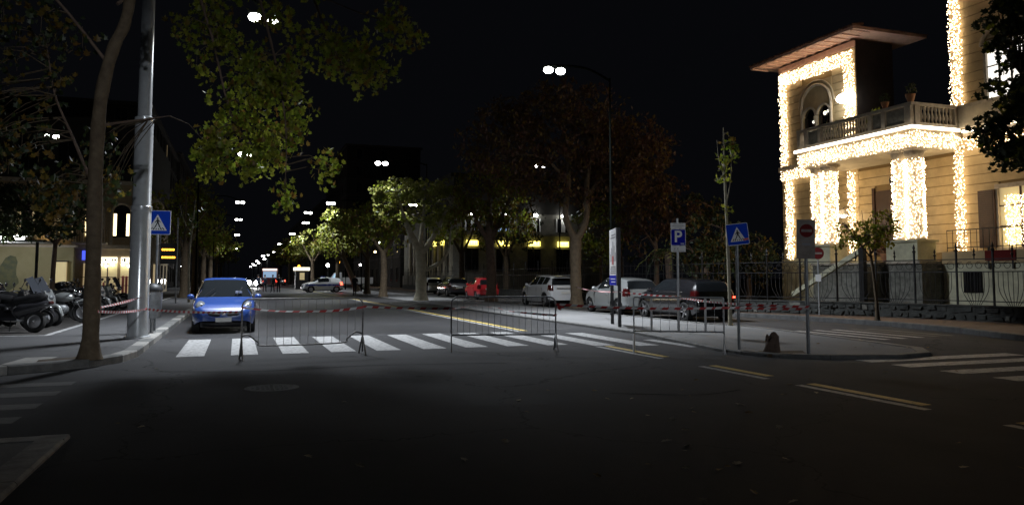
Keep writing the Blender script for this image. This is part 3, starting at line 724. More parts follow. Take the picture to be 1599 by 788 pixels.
def hatch(L, W, H_, hood, belt, R=.31, suv=False, **kw):
    h = L/2; k = 1 if not suv else 1
    S = dict(L=L, W=W, R=R, H=H_)
    S['top'] = [(h, .50), (h-.03, .62), (h-.10, hood-.20), (h-.28, hood-.09), (h-.75, hood+.02), (h-1.02, hood+.07), (h-1.62, H_-.10), (h-1.95, H_-.01), (h-2.35, H_), (-h+.75, H_-.05), (-h+.30, H_-.13), (-h+.05, belt+.02), (-h+.02, belt-.1), (-h, .5)]
    S['sh'] = [(h, .44), (h-.05, .58), (h-.25, hood-.20), (h-.75, hood-.10), (h-1.05, belt-.04), (0, belt), (-h+.3, belt+.05), (-h+.05, belt-.03), (-h, .44)]
    w = W/2
    S['plan'] = [(h, w*.62), (h-.04, w*.74), (h-.16, w*.88), (h-.45, w*.975), (h-.9, w), (-h+.8, w), (-h+.35, w*.965), (-h+.12, w*.91), (-h+.03, w*.85), (-h, w*.78)]
    S['wheels'] = (h-.74, -h+.70); S['belt'] = belt; S['cowl'] = h-1.04; S['ws_top'] = h-1.74; S['rw_top'] = -h+.34; S['rw_bot'] = -h+.02; S['rwz'] = belt+.06
    S['win'] = [(h-1.98 - .55+.0, h-1.45), (-h+1.32, h-2.60)] if not suv else [(h-2.5, h-1.5), (-h+1.15, h-2.57), (-h+.52, -h+1.08)]
    S['mirror'] = h-1.35; S['handles'] = (h-2.35, -h+1.2); S['seams'] = (h-1.25, h-2.55, -h+1.05); S['plates'] = (.48, .72)
    S['patch'] = [('headlight', lambda x, y, z: x > h-.5 and y > w*.52 and hood-.24 < z < hood-.03 and x < h-.06),
                  ('tail_light', lambda x, y, z: x < -h+.34 and y > w*.72 and belt-.20 < z < belt+.10),
                  ('grille', lambda x, y, z: x > h-.2 and y < w*.5 and .52 < z < hood-.25), ('bumper', lambda x, y, z: (abs(x) > h-.35) and z < .38)]
    S.update(kw); S['cls'] = std_cls(S); return S
SOUTH = -PI/2; NORTH = PI/2
mic = hatch(3.72, 1.66, 1.50, .87, .86, R=.29, roofw=.73, plates=(.37, .72))
h = 1.86
mic['patch'] = []
mic['cls'] = std_cls(mic)
def mic_extra(t):
    for s in (-1, 1):
        T = Matrix.Translation((1.53, s*.585, .72)) @ Matrix.Rotation(rad(38), 4, 'Y') @ Matrix.Rotation(s*rad(14), 4, 'X')
        hl = MB().ball((0, 0, 0), .20, .135, .10, 18, 10, T=T).build('headlight', M['headlamp'], t, True)
        MB().ball((.06, 0, .02), .08, .075, .08, 12, 8, T=T).build('reflector', M['chrome'], hl, True)
        MB().tube(spline([(1.864, s*.09, .50), (1.857, s*.24, .505), (1.81, s*.42, .52), (1.74, s*.53, .54)], 4), [.02]+[.042]*11+[.02], 8).build('grille_slot', M['black'], t, True)
        MB().tube(spline([(1.866, s*.07, .55), (1.856, s*.24, .555), (1.80, s*.44, .575)], 4), .012, 6).build('grille_trim', M['chrome'], t, True)
    MB().tube(spline([(1.72, -.5, .27), (1.83, -.3, .26), (1.86, 0, .26), (1.83, .3, .26), (1.72, .5, .27)], 4), .05, 8).build('lower_intake', M['black'], t, True)
    MB().ball((1.868, 0, .525), .014, .06, .045, 14, 6).build('badge', M['chrome'], t, True)
    for s in (-1, 1):
        MB().ball((1.72, s*.64, .42), .05, .07, .055, 10, 6).build('fog_lamp', M['headlamp'], t, True)
        MB().bar((.92, s*.42-.1, 1.0), (.62, s*.35+.12, 1.22), .012).build('wiper', M['black'], t)
    MB().box(.72, .79, .28, .46, 1.06, 1.12).build('permit', M['wpaint'], t)
car('small round blue hatchback parked facing the crossing', (-.32, 23.95, 0), SOUTH, mic, M['p_blue'], group='cars parked along the avenue', extra=mic_extra)
suv = hatch(4.35, 1.84, 1.60, 1.08, 1.02, R=.35, suv=True, roofw=.70)
def rails(t):
    for s in (-1, 1): MB().tube(spline([(.35, s*.6, 1.57), (.2, s*.6, 1.63), (-1.4, s*.58, 1.6), (-1.6, s*.58, 1.53)], 4), .015, 6).build('roof_rail', M['galv'], t, True)
    MB().box(-2.2, -2.05, -.55, .55, 1.50, 1.53).build('spoiler', M['blackg'], t)
    MB().box(-2.19, -2.15, -.5, .5, .93, .96).build('trim_strip', M['chrome'], t)
car('white sport utility car parked by the tall pale trunk', (15.75, 38.2, .004), NORTH, suv, M['p_white'], group='cars parked along the side lane', extra=rails)
sil = hatch(4.05, 1.72, 1.50, 1.0, .95, R=.31)
car('silver hatchback parked behind the information panel', (15.35, 29.3, .004), NORTH, sil, M['p_silver'], group='cars parked along the side lane')
blk = hatch(4.2, 1.76, 1.48, .98, .95, R=.33, mats=dict(tail_light=M['tail_on']))
blk['mats'] = {}
car('glossy black hatchback nearest the villa, parked behind the right barrier', (15.25, 24.3, .004), NORTH, blk, M['p_black'], group='cars parked along the side lane', extra=lambda t: MB().box(-2.10, -2.085, -.74, -.66, .80, .86).build('lit_reflector', M['tail_on'], t))
red = hatch(3.6, 1.6, 1.48, .95, .92, R=.28)
car('bright red hatchback parked in the shade of the trees', (16.0, 51.2, .004), NORTH, red, M['p_red'], group='cars parked along the side lane')
car('dark car parked behind the pale forked trunk', (16.3, 60.0, .004), NORTH, hatch(4.2, 1.75, 1.5, 1.0, .96, R=.32), M['p_grey'], group='cars parked along the side lane')
pol = hatch(4.0, 1.70, 1.52, .98, .94, R=.31)
pc = pol['cls']
pol['cls'] = lambda x, y, z, u: ('stripe' if pc(x, y, z, u) == 'body' and .66 < z < .82 and y > .70 and u < 0 else pc(x, y, z, u))
def bluebar(t):
    MB().box(-.25, .05, -.5, .5, 1.53, 1.62).build('light_bar', M['stripe_blue'], t)
car('white patrol car with a blue stripe, stopped across the avenue', (8.1, 80, 0), PI+.12, pol, M['p_white'], group='vehicles on the avenue', lights='rear', name='patrol_car', extra=bluebar)
car('car with glaring headlights coming down the avenue', (2.1, 118, 0), SOUTH, hatch(4.1, 1.75, 1.5, 1.0, .96, R=.32), M['p_grey'], group='vehicles on the avenue', lights='front', name='approaching_car')
car('car with lit tail lamps driving away beside the bus', (7.6, 150, 0), NORTH, hatch(4.1, 1.75, 1.5, 1.0, .96, R=.32), M['p_grey'], group='vehicles on the avenue', lights='rear', name='departing_car')
car('far car with glaring lamps behind the approaching one', (.9, 165, 0), SOUTH, hatch(4.1, 1.75, 1.5, 1.0, .96, R=.32), M['p_grey'], group='vehicles on the avenue', lights='front', name='approaching_car')
car('farthest car with red lamps in the right lane', (5.2, 185, 0), NORTH, hatch(4.1, 1.75, 1.5, 1.0, .96, R=.32), M['p_black'], group='vehicles on the avenue', lights='rear', name='departing_car')
car('pale car parked past the dark one under the trees', (16.4, 68, .004), NORTH, hatch(4.1, 1.75, 1.5, 1.0, .96, R=.32), M['p_silver'], group='cars parked along the side lane')
car('car parked at the left kerb far behind the blue one', (-.7, 62, 0), SOUTH, hatch(4.1, 1.75, 1.5, 1.0, .96, R=.32), M['p_grey'], group='cars parked along the avenue')
car('pale car parked far up the left kerb', (-.7, 76, 0), SOUTH, hatch(4.1, 1.75, 1.5, 1.0, .96, R=.32), M['p_white'], group='cars parked along the avenue')
# light van with open bed
t = thing('white_van', 'white light truck standing beyond the patrol car', 'van', (13.4, 100, 0), PI-.05, 'vehicles on the avenue')
prof = [(2.6, .45), (2.62, .9), (2.45, 1.25), (1.85, 2.05), (1.6, 2.15), (.9, 2.15), (.85, .5)]
T = Matrix.Rotation(PI/2, 4, 'X')
MB().prism(prof, -.92, .92, T).build('cab', M['p_white'], t)
for s in (-1, 1): MB().prism([(2.2, 1.3), (1.8, 1.95), (1.2, 1.95), (1.2, 1.3)], s*.925-.004, s*.925+.004, T).build('side_window', M['bluewin'], t)
MB().bar((2.42, 0, 1.36), (1.92, 0, 1.98), 1.6, .03).build('windscreen', M['glass'], t)
b_ = MB().box(-3.0, .78, -.98, .98, .62, .75).build('bed', M['galv_d'], t)
for y in (-.98, .94): MB().box(-3.0, .78, y, y+.04, .75, 1.5).build('drop_side', M['p_white'], t)
MB().box(-3.04, -3.0, -.98, .98, .75, 1.5).build('tailboard', M['p_white'], t)
MB().ball((1.2, 0, 2.24), .1, .1, .12).build('beacon', M['orange'], t, True)
ty, r1, r2 = wheel_meshes(.36)
for x in (1.9, -1.9):
    for s in (-1, 1): inst('rim', r1 if s < 0 else r2, inst('wheel', ty, t, (x, s*.82, .36)))
# bus far up the avenue
t = thing('city_bus', 'red city bus with a lit sign far up the avenue', 'bus', (5.1, 140, 0), NORTH, 'vehicles on the avenue')
MB().box(-5.5, 5.5, -1.25, 1.25, .35, 3.0).build('body', M['p_red'], t)
MB().box(-5.53, -5.5, -1.05, 1.05, 1.5, 2.5).build('rear_window', M['bluewin'], t)
MB().box(-5.55, -5.5, -1.15, 1.15, 2.62, 2.95).build('lit_sign', M['white_win'], t)
for s in (-1, 1):
    MB().box(-5.53, -5.5, s*1.05-.1, s*1.05+.1, .75, 1.1).build('tail_light', M['tail_on'], t)
    for i in range(5): MB().box(-5+2*i, -3.3+2*i, s*1.252-.006, s*1.252+.006, 1.5, 2.5).build('side_window', M['glass'], t)
ty, r1, r2 = wheel_meshes(.48)
for x in (3.2, -3.0):
    for s in (-1, 1): inst('rim', r1 if s < 0 else r2, inst('wheel', ty, t, (x, s*1.13, .48)))

# scooters and motorcycles; local +x = front
def scooter(label, loc, rz, paint, topbox=False, screen=False, moto=False, lean=rad(8), R=.27):
    t = thing('motorcycle' if moto else 'scooter', label, 'motorcycle' if moto else 'scooter', loc, rz, 'scooters parked in the bay'); t.rotation_euler = (lean, 0, rz)
    ty = MB(); T = Matrix.Rotation(PI/2, 4, 'X')
    wm = mesh_only(ty.lathe([(R*.62, -.05), (R*.9, -.065), (R, -.03), (R, .03), (R*.9, .065), (R*.62, .05)], 20, T=T, cap=False), 'tyre', M['rubber'], True)
    rm = MB().lathe([(R*.63, -.03), (R*.55, -.015), (.04, -.045), (.04, .045), (R*.55, .015), (R*.63, .03)], 20, T=T, cap=False)
    rmm = mesh_only(rm, 'rim', M['rim'], True)
    for x in (.68, -.62): inst('rim', rmm, inst('wheel', wm, t, (x, 0, R)))
    MB().tube([(.68, -.08, R), (.50, -.08, .72)], .022, 8).tube([(.68, .08, R), (.50, .08, .72)], .022, 8).build('fork', M['chrome'] if moto else M['galv_d'], t, True)
    MB().tube(spline([(.92, 0, R+.02), (.84, 0, R*2-.0), (.66, 0, R*2+.06), (.45, 0, R*2-.03)], 4), [.05]*13, 8).build('front_mudguard', paint, t, True)
    if moto:
        MB().ball((.15, 0, .78), .30, .15, .15, 14, 8).build('fuel_tank', paint, t, True)
        mb = MB(); mb.ball((.05, 0, .42), .24, .17, .19, 10, 7); mb.box(-.1, .2, -.2, .2, .36, .44); mb.build('engine', M['galv_d'], t, True)
        MB().tube([(.2, -.16, .3), (-.2, -.2, .26), (-.75, -.2, .36)], [.03, .05, .055], 8).build('exhaust', M['chrome'], t, True)
        MB().tube(spline([(-.1, 0, .8), (-.3, 0, .77), (-.55, 0, .82), (-.8, 0, .9)], 4), [.12, .13, .13, .13, .13, .13, .12, .12, .11, .1, .09, .08, .05], 10).build('seat', M['seatblk'], t, True)
    else:
        # leg shield, floor, tail
        mb = MB(); P = [(.62, .5), (.66, .75), (.55, 1.02), (.44, 1.05), (.40, .8), (.36, .4), (.1, .28), (-.25, .28), (-.25, .36), (.15, .36), (.32, .52)]
        mb.prism(P, -.17, .17, T); mb.build('leg_shield', paint, t)
        mb = MB(); mb.tube(spline([(-.12, 0, .42), (-.3, 0, .56), (-.6, 0, .64), (-.95, 0, .74)], 5), [.10, .14, .18, .19, .2, .2, .2, .19, .18, .17, .16, .14, .12, .1, .07, .03], 12); mb.build('tail_body', paint, t, True)
        MB().tube(spline([(-.05, 0, .74), (-.3, 0, .78), (-.55, 0, .84), (-.85, 0, .9)], 4), [.06, .13, .14, .14, .14, .14, .14, .14, .13, .12, .11, .09, .05], 10).build('seat', M['seatblk'], t, True)
        MB().tube([(-.2, -.17, .28), (-.5, -.19, .3), (-.85, -.19, .4)], [.03, .06, .055], 8).build('exhaust', M['galv_d'], t, True)
        MB().ball((.62, 0, .82), .08, .11, .07).build('headlight', M['headlamp'], t, True)
    if moto: MB().ball((.55, 0, .92), .1, .1, .1).build('headlight', M['chrome'], t, True)
    MB().tube(spline([(.30, -.36, 1.05), (.40, -.18, 1.06), (.45, 0, 1.0), (.40, .18, 1.06), (.30, .36, 1.05)], 4), .018, 8).build('handlebar', M['iron'], t, True)
    for s in (-1, 1):
        mb = MB(); mb.tube([(.36, s*.28, 1.06), (.42, s*.36, 1.22)], .008, 6); mb.ball((.42, s*.38, 1.26), .02, .07, .05, 8, 6); mb.build('mirror', M['blackg'], t, True)
    MB().ball((-.97, 0, .74), .05, .09, .05).build('tail_light', M['tail'], t, True)
    if screen:
        mb = MB(); vs = []; 
        for i in range(5):
            y = -.22+.11*i
            for k, (x, z) in enumerate(((.62, .98), (.52, 1.2), (.40, 1.42))): vs.append((x-abs(y)*.5, y*(1-.12*k), z-abs(y)*.1*k))
        mb.add(vs, [(3*i+k, 3*i+3+k, 3*i+4+k, 3*i+1+k) for i in range(4) for k in range(2)]); mb.build('windscreen', M['screen'], t, True)
    if topbox:
        bx = MB().lathe([(.17, .0), (.235, .05), (.25, .16), (.22, .26), (.1, .30)], 16, (-.98, 0, .92)).build('top_box', M['blackg'], t, True)
    MB().bar((-.1, .12, .3), (-.18, .26, .02), .025).build('side_stand', M['iron'], t)
    return t
sc = [('dark maxi scooter with a silver flank nearest at the left edge', -5.35, 22.4, M['p_grey'], 0, 0, 0), ('black scooter half hidden behind the nearest scooter', -5.75, 23.5, M['p_black'], 1, 0, 0), ('dark scooter with a tinted screen between the black and the white one', -5.6, 24.4, M['p_grey'], 0, 1, 0), ('motorcycle with a dark tank past the pale motorcycle', -5.4, 28.0, M['p_black'], 0, 0, 1), ('black scooter with a box hidden by the tree trunk', -5.4, 30.2, M['p_black'], 1, 0, 0),
      ('pale scooter with a dark top box beside the leaning tree', -5.5, 25.3, M['p_silver'], 1, 1, 0), ('pale motorcycle with chrome forks behind the white scooter', -5.1, 26.9, M['p_silver'], 0, 0, 1),
      ('dark motorcycle with a bright exhaust, right of the tree trunk', -5.3, 31.6, M['p_black'], 0, 0, 1), ('white scooter with a windscreen beyond the tree trunk', -5.4, 33.4, M['p_white'], 0, 1, 0),
      ('grey scooter next to the last motorcycle in the bay', -5.4, 35.2, M['p_silver'], 1, 0, 0), ('small dark scooter squeezed in before the last motorcycle', -5.5, 36.2, M['p_black'], 0, 0, 0), ('dark scooter with a pale box behind the white scooter', -5.5, 34.3, M['p_grey'], 1, 0, 0), ('last dark motorcycle of the row near the steel post', -5.3, 37.2, M['p_black'], 0, 1, 1)]
for i, (lab, x, y, pm, tb, scn, mo) in enumerate(sc):
    scooter(lab, (x, y, .126), rad(random.uniform(-22, 0))+(PI*.93 if i == 0 else 0), pm, tb, scn, mo, R=.27 if not mo else .31)

# ---------------------------------------------------------------- people
def person(label, loc, rz, jacket, step=.12, arms=(.06, .06), hgt=1.74, bagged=False, group='people standing in the avenue'):
    s = hgt/1.75
    J = dict(pelvis=(0, 0, .95), waist=(0, 0, 1.08), chest=(0, .0, 1.30), neck=(0, .01, 1.49), head0=(0, .02, 1.57), head1=(0, .03, 1.68), crown=(0, .02, 1.73))
    rr = dict(pelvis=(.155, .11), waist=(.15, .105), chest=(.18, .115), neck=(.055, .06), head0=(.07, .08), head1=(.08, .098), crown=(.05, .06))
    E = [('pelvis', 'waist'), ('waist', 'chest'), ('chest', 'neck'), ('neck', 'head0'), ('head0', 'head1'), ('head1', 'crown')]
    for k, sd in (('l', 1), ('r', -1)):
        st = step*sd; ar = arms[0 if sd > 0 else 1]
        J['hip'+k] = (.095*sd, 0, .88); J['knee'+k] = (.10*sd, st*.6+.02, .50); J['ankle'+k] = (.105*sd, st, .09); J['toe'+k] = (.12*sd, st+.16, .045)
        rr['hip'+k] = (.092, .1); rr['knee'+k] = (.062, .065); rr['ankle'+k] = (.045, .05); rr['toe'+k] = (.04, .028)
        J['sh'+k] = (.185*sd, 0, 1.42); J['elb'+k] = (.25*sd, -.03, 1.13); J['wri'+k] = (.24*sd, ar+.04, .89); J['palm'+k] = (.235*sd, ar+.06, .82)
        rr['sh'+k] = (.068, .07); rr['elb'+k] = (.045, .045); rr['wri'+k] = (.03, .028); rr['palm'+k] = (.02, .036)
        E += [('pelvis', 'hip'+k), ('hip'+k, 'knee'+k), ('knee'+k, 'ankle'+k), ('ankle'+k, 'toe'+k), ('chest', 'sh'+k), ('sh'+k, 'elb'+k), ('elb'+k, 'wri'+k), ('wri'+k, 'palm'+k)]
    ks = list(J); me = bpy.data.meshes.new('person'); me.from_pydata([Vector(J[k])*s for k in ks], [(ks.index(a), ks.index(b)) for a, b in E], [])
    o = bpy.data.objects.new('tmp', me); COL.objects.link(o)
    md = o.modifiers.new('s', 'SKIN'); md.use_smooth_shade = True
    for i, k in enumerate(ks): me.skin_vertices[0].data[i].radius = rr[k]; me.skin_vertices[0].data[i].use_root = (k == 'pelvis')
    sb = o.modifiers.new('u', 'SUBSURF'); sb.levels = 1; sb.render_levels = 1
    dg = bpy.context.evaluated_depsgraph_get(); m2 = bpy.data.meshes.new_from_object(o.evaluated_get(dg)); bpy.data.objects.remove(o)
    bm = bmesh.new(); bm.from_mesh(m2)
    V = [v.co.copy() for v in bm.verts]; F_ = [[v.index for v in f.verts] for f in bm.faces]; bm.free()
    mb = MB(); mb.add(V, F_)
    for k, sd in (('l', 1), ('r', -1)):
        p = Vector(J['palm'+k])*s
        for q in range(4):
            l = (.065, .075, .07, .055)[q]; y = -.026+.0175*q
            mb.tube([p+Vector((0, y, -.01)), p+Vector((-.006*sd, y, -.02-l*.55)), p+Vector((-.02*sd, y, -.02-l))], [.0095, .009, .006], 5)
        mb.tube([p+Vector((-.01*sd, .028, .03)), p+Vector((-.03*sd, .045, -.005)), p+Vector((-.035*sd, .047, -.035))], [.012, .01, .007], 5)
    hz = Vector(J['head1'])*s
    mb.tube([hz+Vector((0, .085, .02)), hz+Vector((0, .112, -.02)), hz+Vector((0, .09, -.035))], [.008, .015, .012], 5)   # nose
    for sd in (-1, 1): mb.ball(hz+Vector((.082*sd, .0, -.01)), .012, .022, .034, 6, 5); mb.ball(hz+Vector((.032*sd, .084, .012)), .013, .01, .009, 6, 4, k=4)
    mb.ball(hz+Vector((0, .084, -.065)), .026, .012, .008, 6, 4, k=5)
    for i, f in enumerate(mb.f):
        if mb.m[i]: continue
        c = sum((Vector(mb.v[j]) for j in f), Vector())/len(f)/s
        mb.m[i] = 3 if c.z < .1 else (1 if c.z < .93 and abs(c.x) < .19 else (2 if .88 < c.z < 1.5 else 0))
    t = mb.build('person', [M['skin'], M['cloth_d'], jacket, M['black'], M['hair'], M['red_sign']], smooth=True)
    t.location = loc; t.rotation_euler = (0, 0, rz); tag(t, label, 'person', group)
    mb = MB(); mb.ball(hz+Vector((0, -.012, .035)), .094, .108, .085, 12, 8); mb.build('hair', M['hair'], t, True)
    mb = MB()   # open-fronted jacket shell
    n = 18; R_ = [(.17, .125, .86), (.175, .128, .98), (.172, .122, 1.1), (.19, .13, 1.28), (.185, .12, 1.40), (.09, .085, 1.48)]
    vs = [(a*s*math.cos(2*PI*j/n), b*s*math.sin(2*PI*j/n), z*s) for a, b, z in R_ for j in range(n)]
    mb.add(vs, [(i*n+j, i*n+(j+1) % n, (i+1)*n+(j+1) % n, (i+1)*n+j) for i in range(5) for j in range(n)]); mb.build('jacket', jacket, t, True)
    return t
for x, y, rz, jk, lab, st in [(2.05, 83.5, .4, M['cloth_b'], 'person in dark blue standing left of the group behind the barrier', .05), (2.65, 82.4, -.6, M['cloth_b'], 'second person from the left in the dark group on the avenue', .1),
                          (3.35, 80.2, 2.6, M['cloth_d'], 'person in black standing with legs apart in the group', .12), (3.85, 79.0, 3.0, M['cloth_d'], 'rightmost person in black of the group, before the bus', .04),
                          (9.2, 64.6, .2, M['cloth_d'], 'lone person in black standing by the trees near the patrol car', .06)]:
    person(lab, (x, y, 0), rz, jk, st)
# ---------------------------------------------------------------- trees
def plane_leaf_mesh(s, m, name='leaf', fold=.25):
    pts = [(0, -.5), (.22, -.38), (.5, -.30), (.32, -.08), (.52, .18), (.22, .16), (0, .55), (-.22, .16), (-.52, .18), (-.32, -.08), (-.5, -.30), (-.22, -.38)]
    vs = [(0, -.05, 0)]+[(x*s, y*s, (abs(x)*fold-.12*y*y)*s) for x, y in pts]
    mb = MB(); mb.add(vs, [(0, 1+i, 1+(i+1) % 12) for i in range(12)])
    return mesh_only(mb, name, m)
LEAF_PTS = [(0, -.5), (.22, -.38), (.5, -.30), (.32, -.08), (.52, .18), (.22, .16), (0, .55), (-.22, .16), (-.52, .18), (-.32, -.08), (-.5, -.30), (-.22, -.38)]
def rnd_rot(droop=.5):
    a = random.uniform(0, 2*PI); return Matrix.Rotation(a, 3, 'Z') @ Matrix.Rotation(random.gauss(PI/2*droop*1.1, .55), 3, 'X') @ Matrix.Rotation(random.gauss(0, .5), 3, 'Y')
def add_leaf(mb, p, s, R, star=False, k=0):
    if star:
        vs = [p]+[p+R @ Vector((x*s, y*s, (abs(x)*.25-.1*y*y)*s)) for x, y in LEAF_PTS]
        mb.add(vs, [(0, 1+i, 1+(i+1) % 12) for i in range(12)], k)
    else:
        vs = [p+R @ Vector(q)*s for q in ((0, -.55, 0), (.36, -.05, .07), (0, .6, -.05), (-.36, -.05, .07))]
        mb.add(vs, [(0, 1, 2, 3)], k)
def in_ball(): 
    while True:
        p = Vector((random.uniform(-1, 1), random.uniform(-1, 1), random.uniform(-1, 1)))
        if p.length <= 1: return p
def tree(name, label, base, trunk, limbs, blobs, mats, bark, size=.24, group=None, star=False, mix=.15, twig=True, clump=.45, per=26):
    """blobs: (centre, radii, clumps). trunk/limbs: [(x, y, z, r)...] relative to base"""
    t = thing(name, label, 'tree', base, 0, group)
    def tb(pts): 
        P = spline([p[:3] for p in pts], 5); n = len(P)-1
        return P, [interp([(i/(len(pts)-1), p[3]) for i, p in enumerate(pts)], j/n)*(1+.05*math.sin(j*2.1)) for j in range(n+1)]
    P, r = tb(trunk); P2 = [Vector(p) for p in P]
    r[0] *= 1.35; r[1] *= 1.12
    tr = MB().tube(P2, r, 14).build('trunk', bark, t, True)
    pts = list(P2[len(P2)//2:]); mbl = None
    for l in limbs:
        P, r = tb(l); pts += P[1:]; MB().tube(P, r, 9).build('limb', bark, t, True)
    mb = MB(); tw = MB()
    for c, rad_, n in blobs:
        c = Vector(c)
        for i in range(n):
            q = in_ball(); q = q*(q.length**-.35 if q.length > .05 else 1); p = c+Vector((q.x*rad_[0], q.y*rad_[1], q.z*rad_[2]))
            if twig and i % 2 == 0:
                a = min(pts, key=lambda v: (v-p).length); m_ = a.lerp(p, .5)+Vector((random.uniform(-.15, .15), random.uniform(-.15, .15), .12))
                tw.tube([a, m_, p], [.035, .018, .007], 4, cap=False)
            cr = clump*random.uniform(.6, 1.25)
            for k in range(int(per*random.uniform(.5, 1.3))):
                d = in_ball(); add_leaf(mb, p+Vector((d.x*cr, d.y*cr, d.z*cr*.75)), size*random.uniform(.65, 1.2), rnd_rot(), star, 1 if random.random() < mix else 0)
    if tw.f: tw.build('twigs', bark, t)['kind'] = 'stuff'
    o = mb.build('crown', mats, t); 
    return t

# the near leaning plane tree at the left, with its hanging sprays of single leaves
base = Vector((-2.32, 14.78, .12))
t = thing('plane_tree', 'big leaning plane tree at the left corner whose leafy boughs hang over the street', 'tree', base)
dy = 14.78/13.9
TP = [(-2.32, 0, .17), (-2.31, .9, .155), (-2.33, 2.75, .14), (-2.33, 3.3, .138), (-2.29, 4.25, .128), (-2.14, 5.05, .118), (-1.98, 5.5, .112), (-1.92, 6.1, .105), (-1.95, 7.4, .09)]
P = spline([(x*dy+.14, 0, z*dy*1.0-(.0)) for x, z, r in TP], 6); P = [Vector((p.x+2.32, p.y, p.z)) for p in P]; n = len(P)-1
rs = [interp([(i/(len(TP)-1), a[2]) for i, a in enumerate(TP)], j/n)*.84*(1+.05*math.sin(j*1.3)) for j in range(n+1)]; rs[0] *= 1.5; rs[1] *= 1.22; rs[2] *= 1.08
MB().tube(P, rs, 18).build('trunk', M['bark'], t, True)
def W(x, y, z): return Vector((x, y, z))-base
limbs = [[(-2.35, 14.8, 3.0), (-2.75, 15.1, 3.9), (-3.1, 15.3, 4.7), (-3.3, 15.5, 5.6)], [(-2.1, 14.8, 6.3), (-1.2, 15.6, 7.4), (.2, 16.6, 7.7), (1.4, 17, 7.7), (2.8, 17.2, 7.4), (3.7, 17.2, 7.5)],
         [(-2.1, 14.8, 6.5), (-1.4, 16, 7.8), (-.4, 17, 8.1), (.6, 17.6, 7.9)], [(-1.0, 15.8, 7.5), (-.6, 16.6, 6.4), (-.2, 17, 4.9), (.3, 17.1, 4.2)], [(-2.2, 14.8, 5.2), (-3.2, 14.6, 6.4), (-4.4, 15, 7.2)],
         [(.2, 16.6, 7.7), (.7, 16.8, 5.9), (.9, 16.8, 4.6), (.9, 16.6, 3.6)], [(-2.36, 14.78, 4.1), (-2.0, 15.3, 4.3), (-1.3, 16, 4.6)], [(1.4, 17, 7.7), (1.9, 17, 6.5), (2.3, 17, 6.0)]]
lp = []
for l in limbs:
    q = spline([W(*p) for p in l], 6); lp += q; MB().tube(q, [.028*(1-.85*i/(len(q)-1))+.004 for i in range(len(q))], 8).build('limb', M['bark_brown'], t, True)
SPR = [((.15, 17, 5.2), (.75, .7, .9), 26), ((-.45, 17, 4.25), (.45, .6, .42), 12), ((.55, 16.9, 6.0), (.8, .7, .7), 20), ((.75, 17, 4.5), (.42, .5, .5), 12), ((.25, 17, 4.05), (.3, .5, .25), 6), ((-.75, 17, 6.5), (.6, .8, .7), 14),
       ((1.9, 17, 6.6), (.9, .8, .6), 16), ((2.6, 17, 6.2), (.8, .7, .45), 14), ((3.4, 17.1, 7.1), (.7, .6, .5), 10), ((.3, 17, 7.5), (1.6, .9, .6), 22), ((.84, 16.6, 3.2), (.1, .2, .4), 3), ((1.75, 16.7, 3.95), (.25, .3, .25), 4),
       ((-.55, 16.5, 3.75), (.2, .3, .2), 4), ((-3.5, 15, 3.9), (.5, .7, .5), 10), ((-3.0, 15, 3.05), (.45, .6, .4), 10), ((-2.6, 17, 3.9), (.3, .3, .35), 6), ((-2.9, 15.4, 2.75), (.3, .5, .25), 5),
       ((-3.4, 15, 5.3), (.9, .8, .9), 20), ((-2.55, 17.2, 3.3), (.3, .3, .4), 6), ((-1.9, 15.2, 7.3), (1.2, .6, .4), 14), ((-4.4, 15, 7), (1.2, .9, .8), 16), ((-4.6, 16, 4.5), (.9, .9, .9), 14), ((.2, 16.9, 2.9+.9), (.25, .3, .2), 3), ((1.15, 16.9, 5.1), (.3, .5, .4), 7)]
LV = []; tw = MB()
for c, r, n_ in SPR:
    for i in range(n_):
        q = in_ball(); p = W(c[0]+q.x*r[0], c[1]+q.y*r[1], c[2]+q.z*r[2])
        a = min(lp, key=lambda v: (v-p).length); tw.tube([a, a.lerp(p, .55)+Vector((0, 0, .12)), p+Vector((0, 0, .02)), p-Vector((0, 0, .2))], [.012, .008, .005, .003], 4, cap=False)
        for k in range(random.randint(20, 32)):
            d = in_ball()*.34; far_left = c[0] < -2.5
            if far_left and random.random() < .35: continue
            LV.append((p+Vector((d.x, d.y, d.z*1.1)), random.uniform(.07, .15), rnd_rot(.75), (2 if random.random() < .6 else 1) if far_left else (1 if random.random() < .14 else 0)))  # far-left leaves take darker colours in place of shade
tw.build('twigs', M['bark'], t)['kind'] = 'stuff'
vis = sorted(range(len(LV)), key=lambda i: abs((LV[i][0]+base).x-.2)+abs((LV[i][0]+base).z-4.6)*.9)
pick = set(vis[:300]); lm = [plane_leaf_mesh(1., M['leaf']), plane_leaf_mesh(1., M['leaf_b']), plane_leaf_mesh(1., M['leaf_dk'])]
mb = MB()
for i, (p, s, R, k) in enumerate(LV):
    if i in pick:
        o = bpy.data.objects.new('leaf', lm[k]); COL.objects.link(o); o.parent = t; o.location = p; o.rotation_euler = R.to_euler(); o.scale = (s, s, s)
    else: add_leaf(mb, p, s, R, True, k)
mb.build('foliage', [M['leaf'], M['leaf_b'], M['leaf_dk']], t)['kind'] = 'stuff'

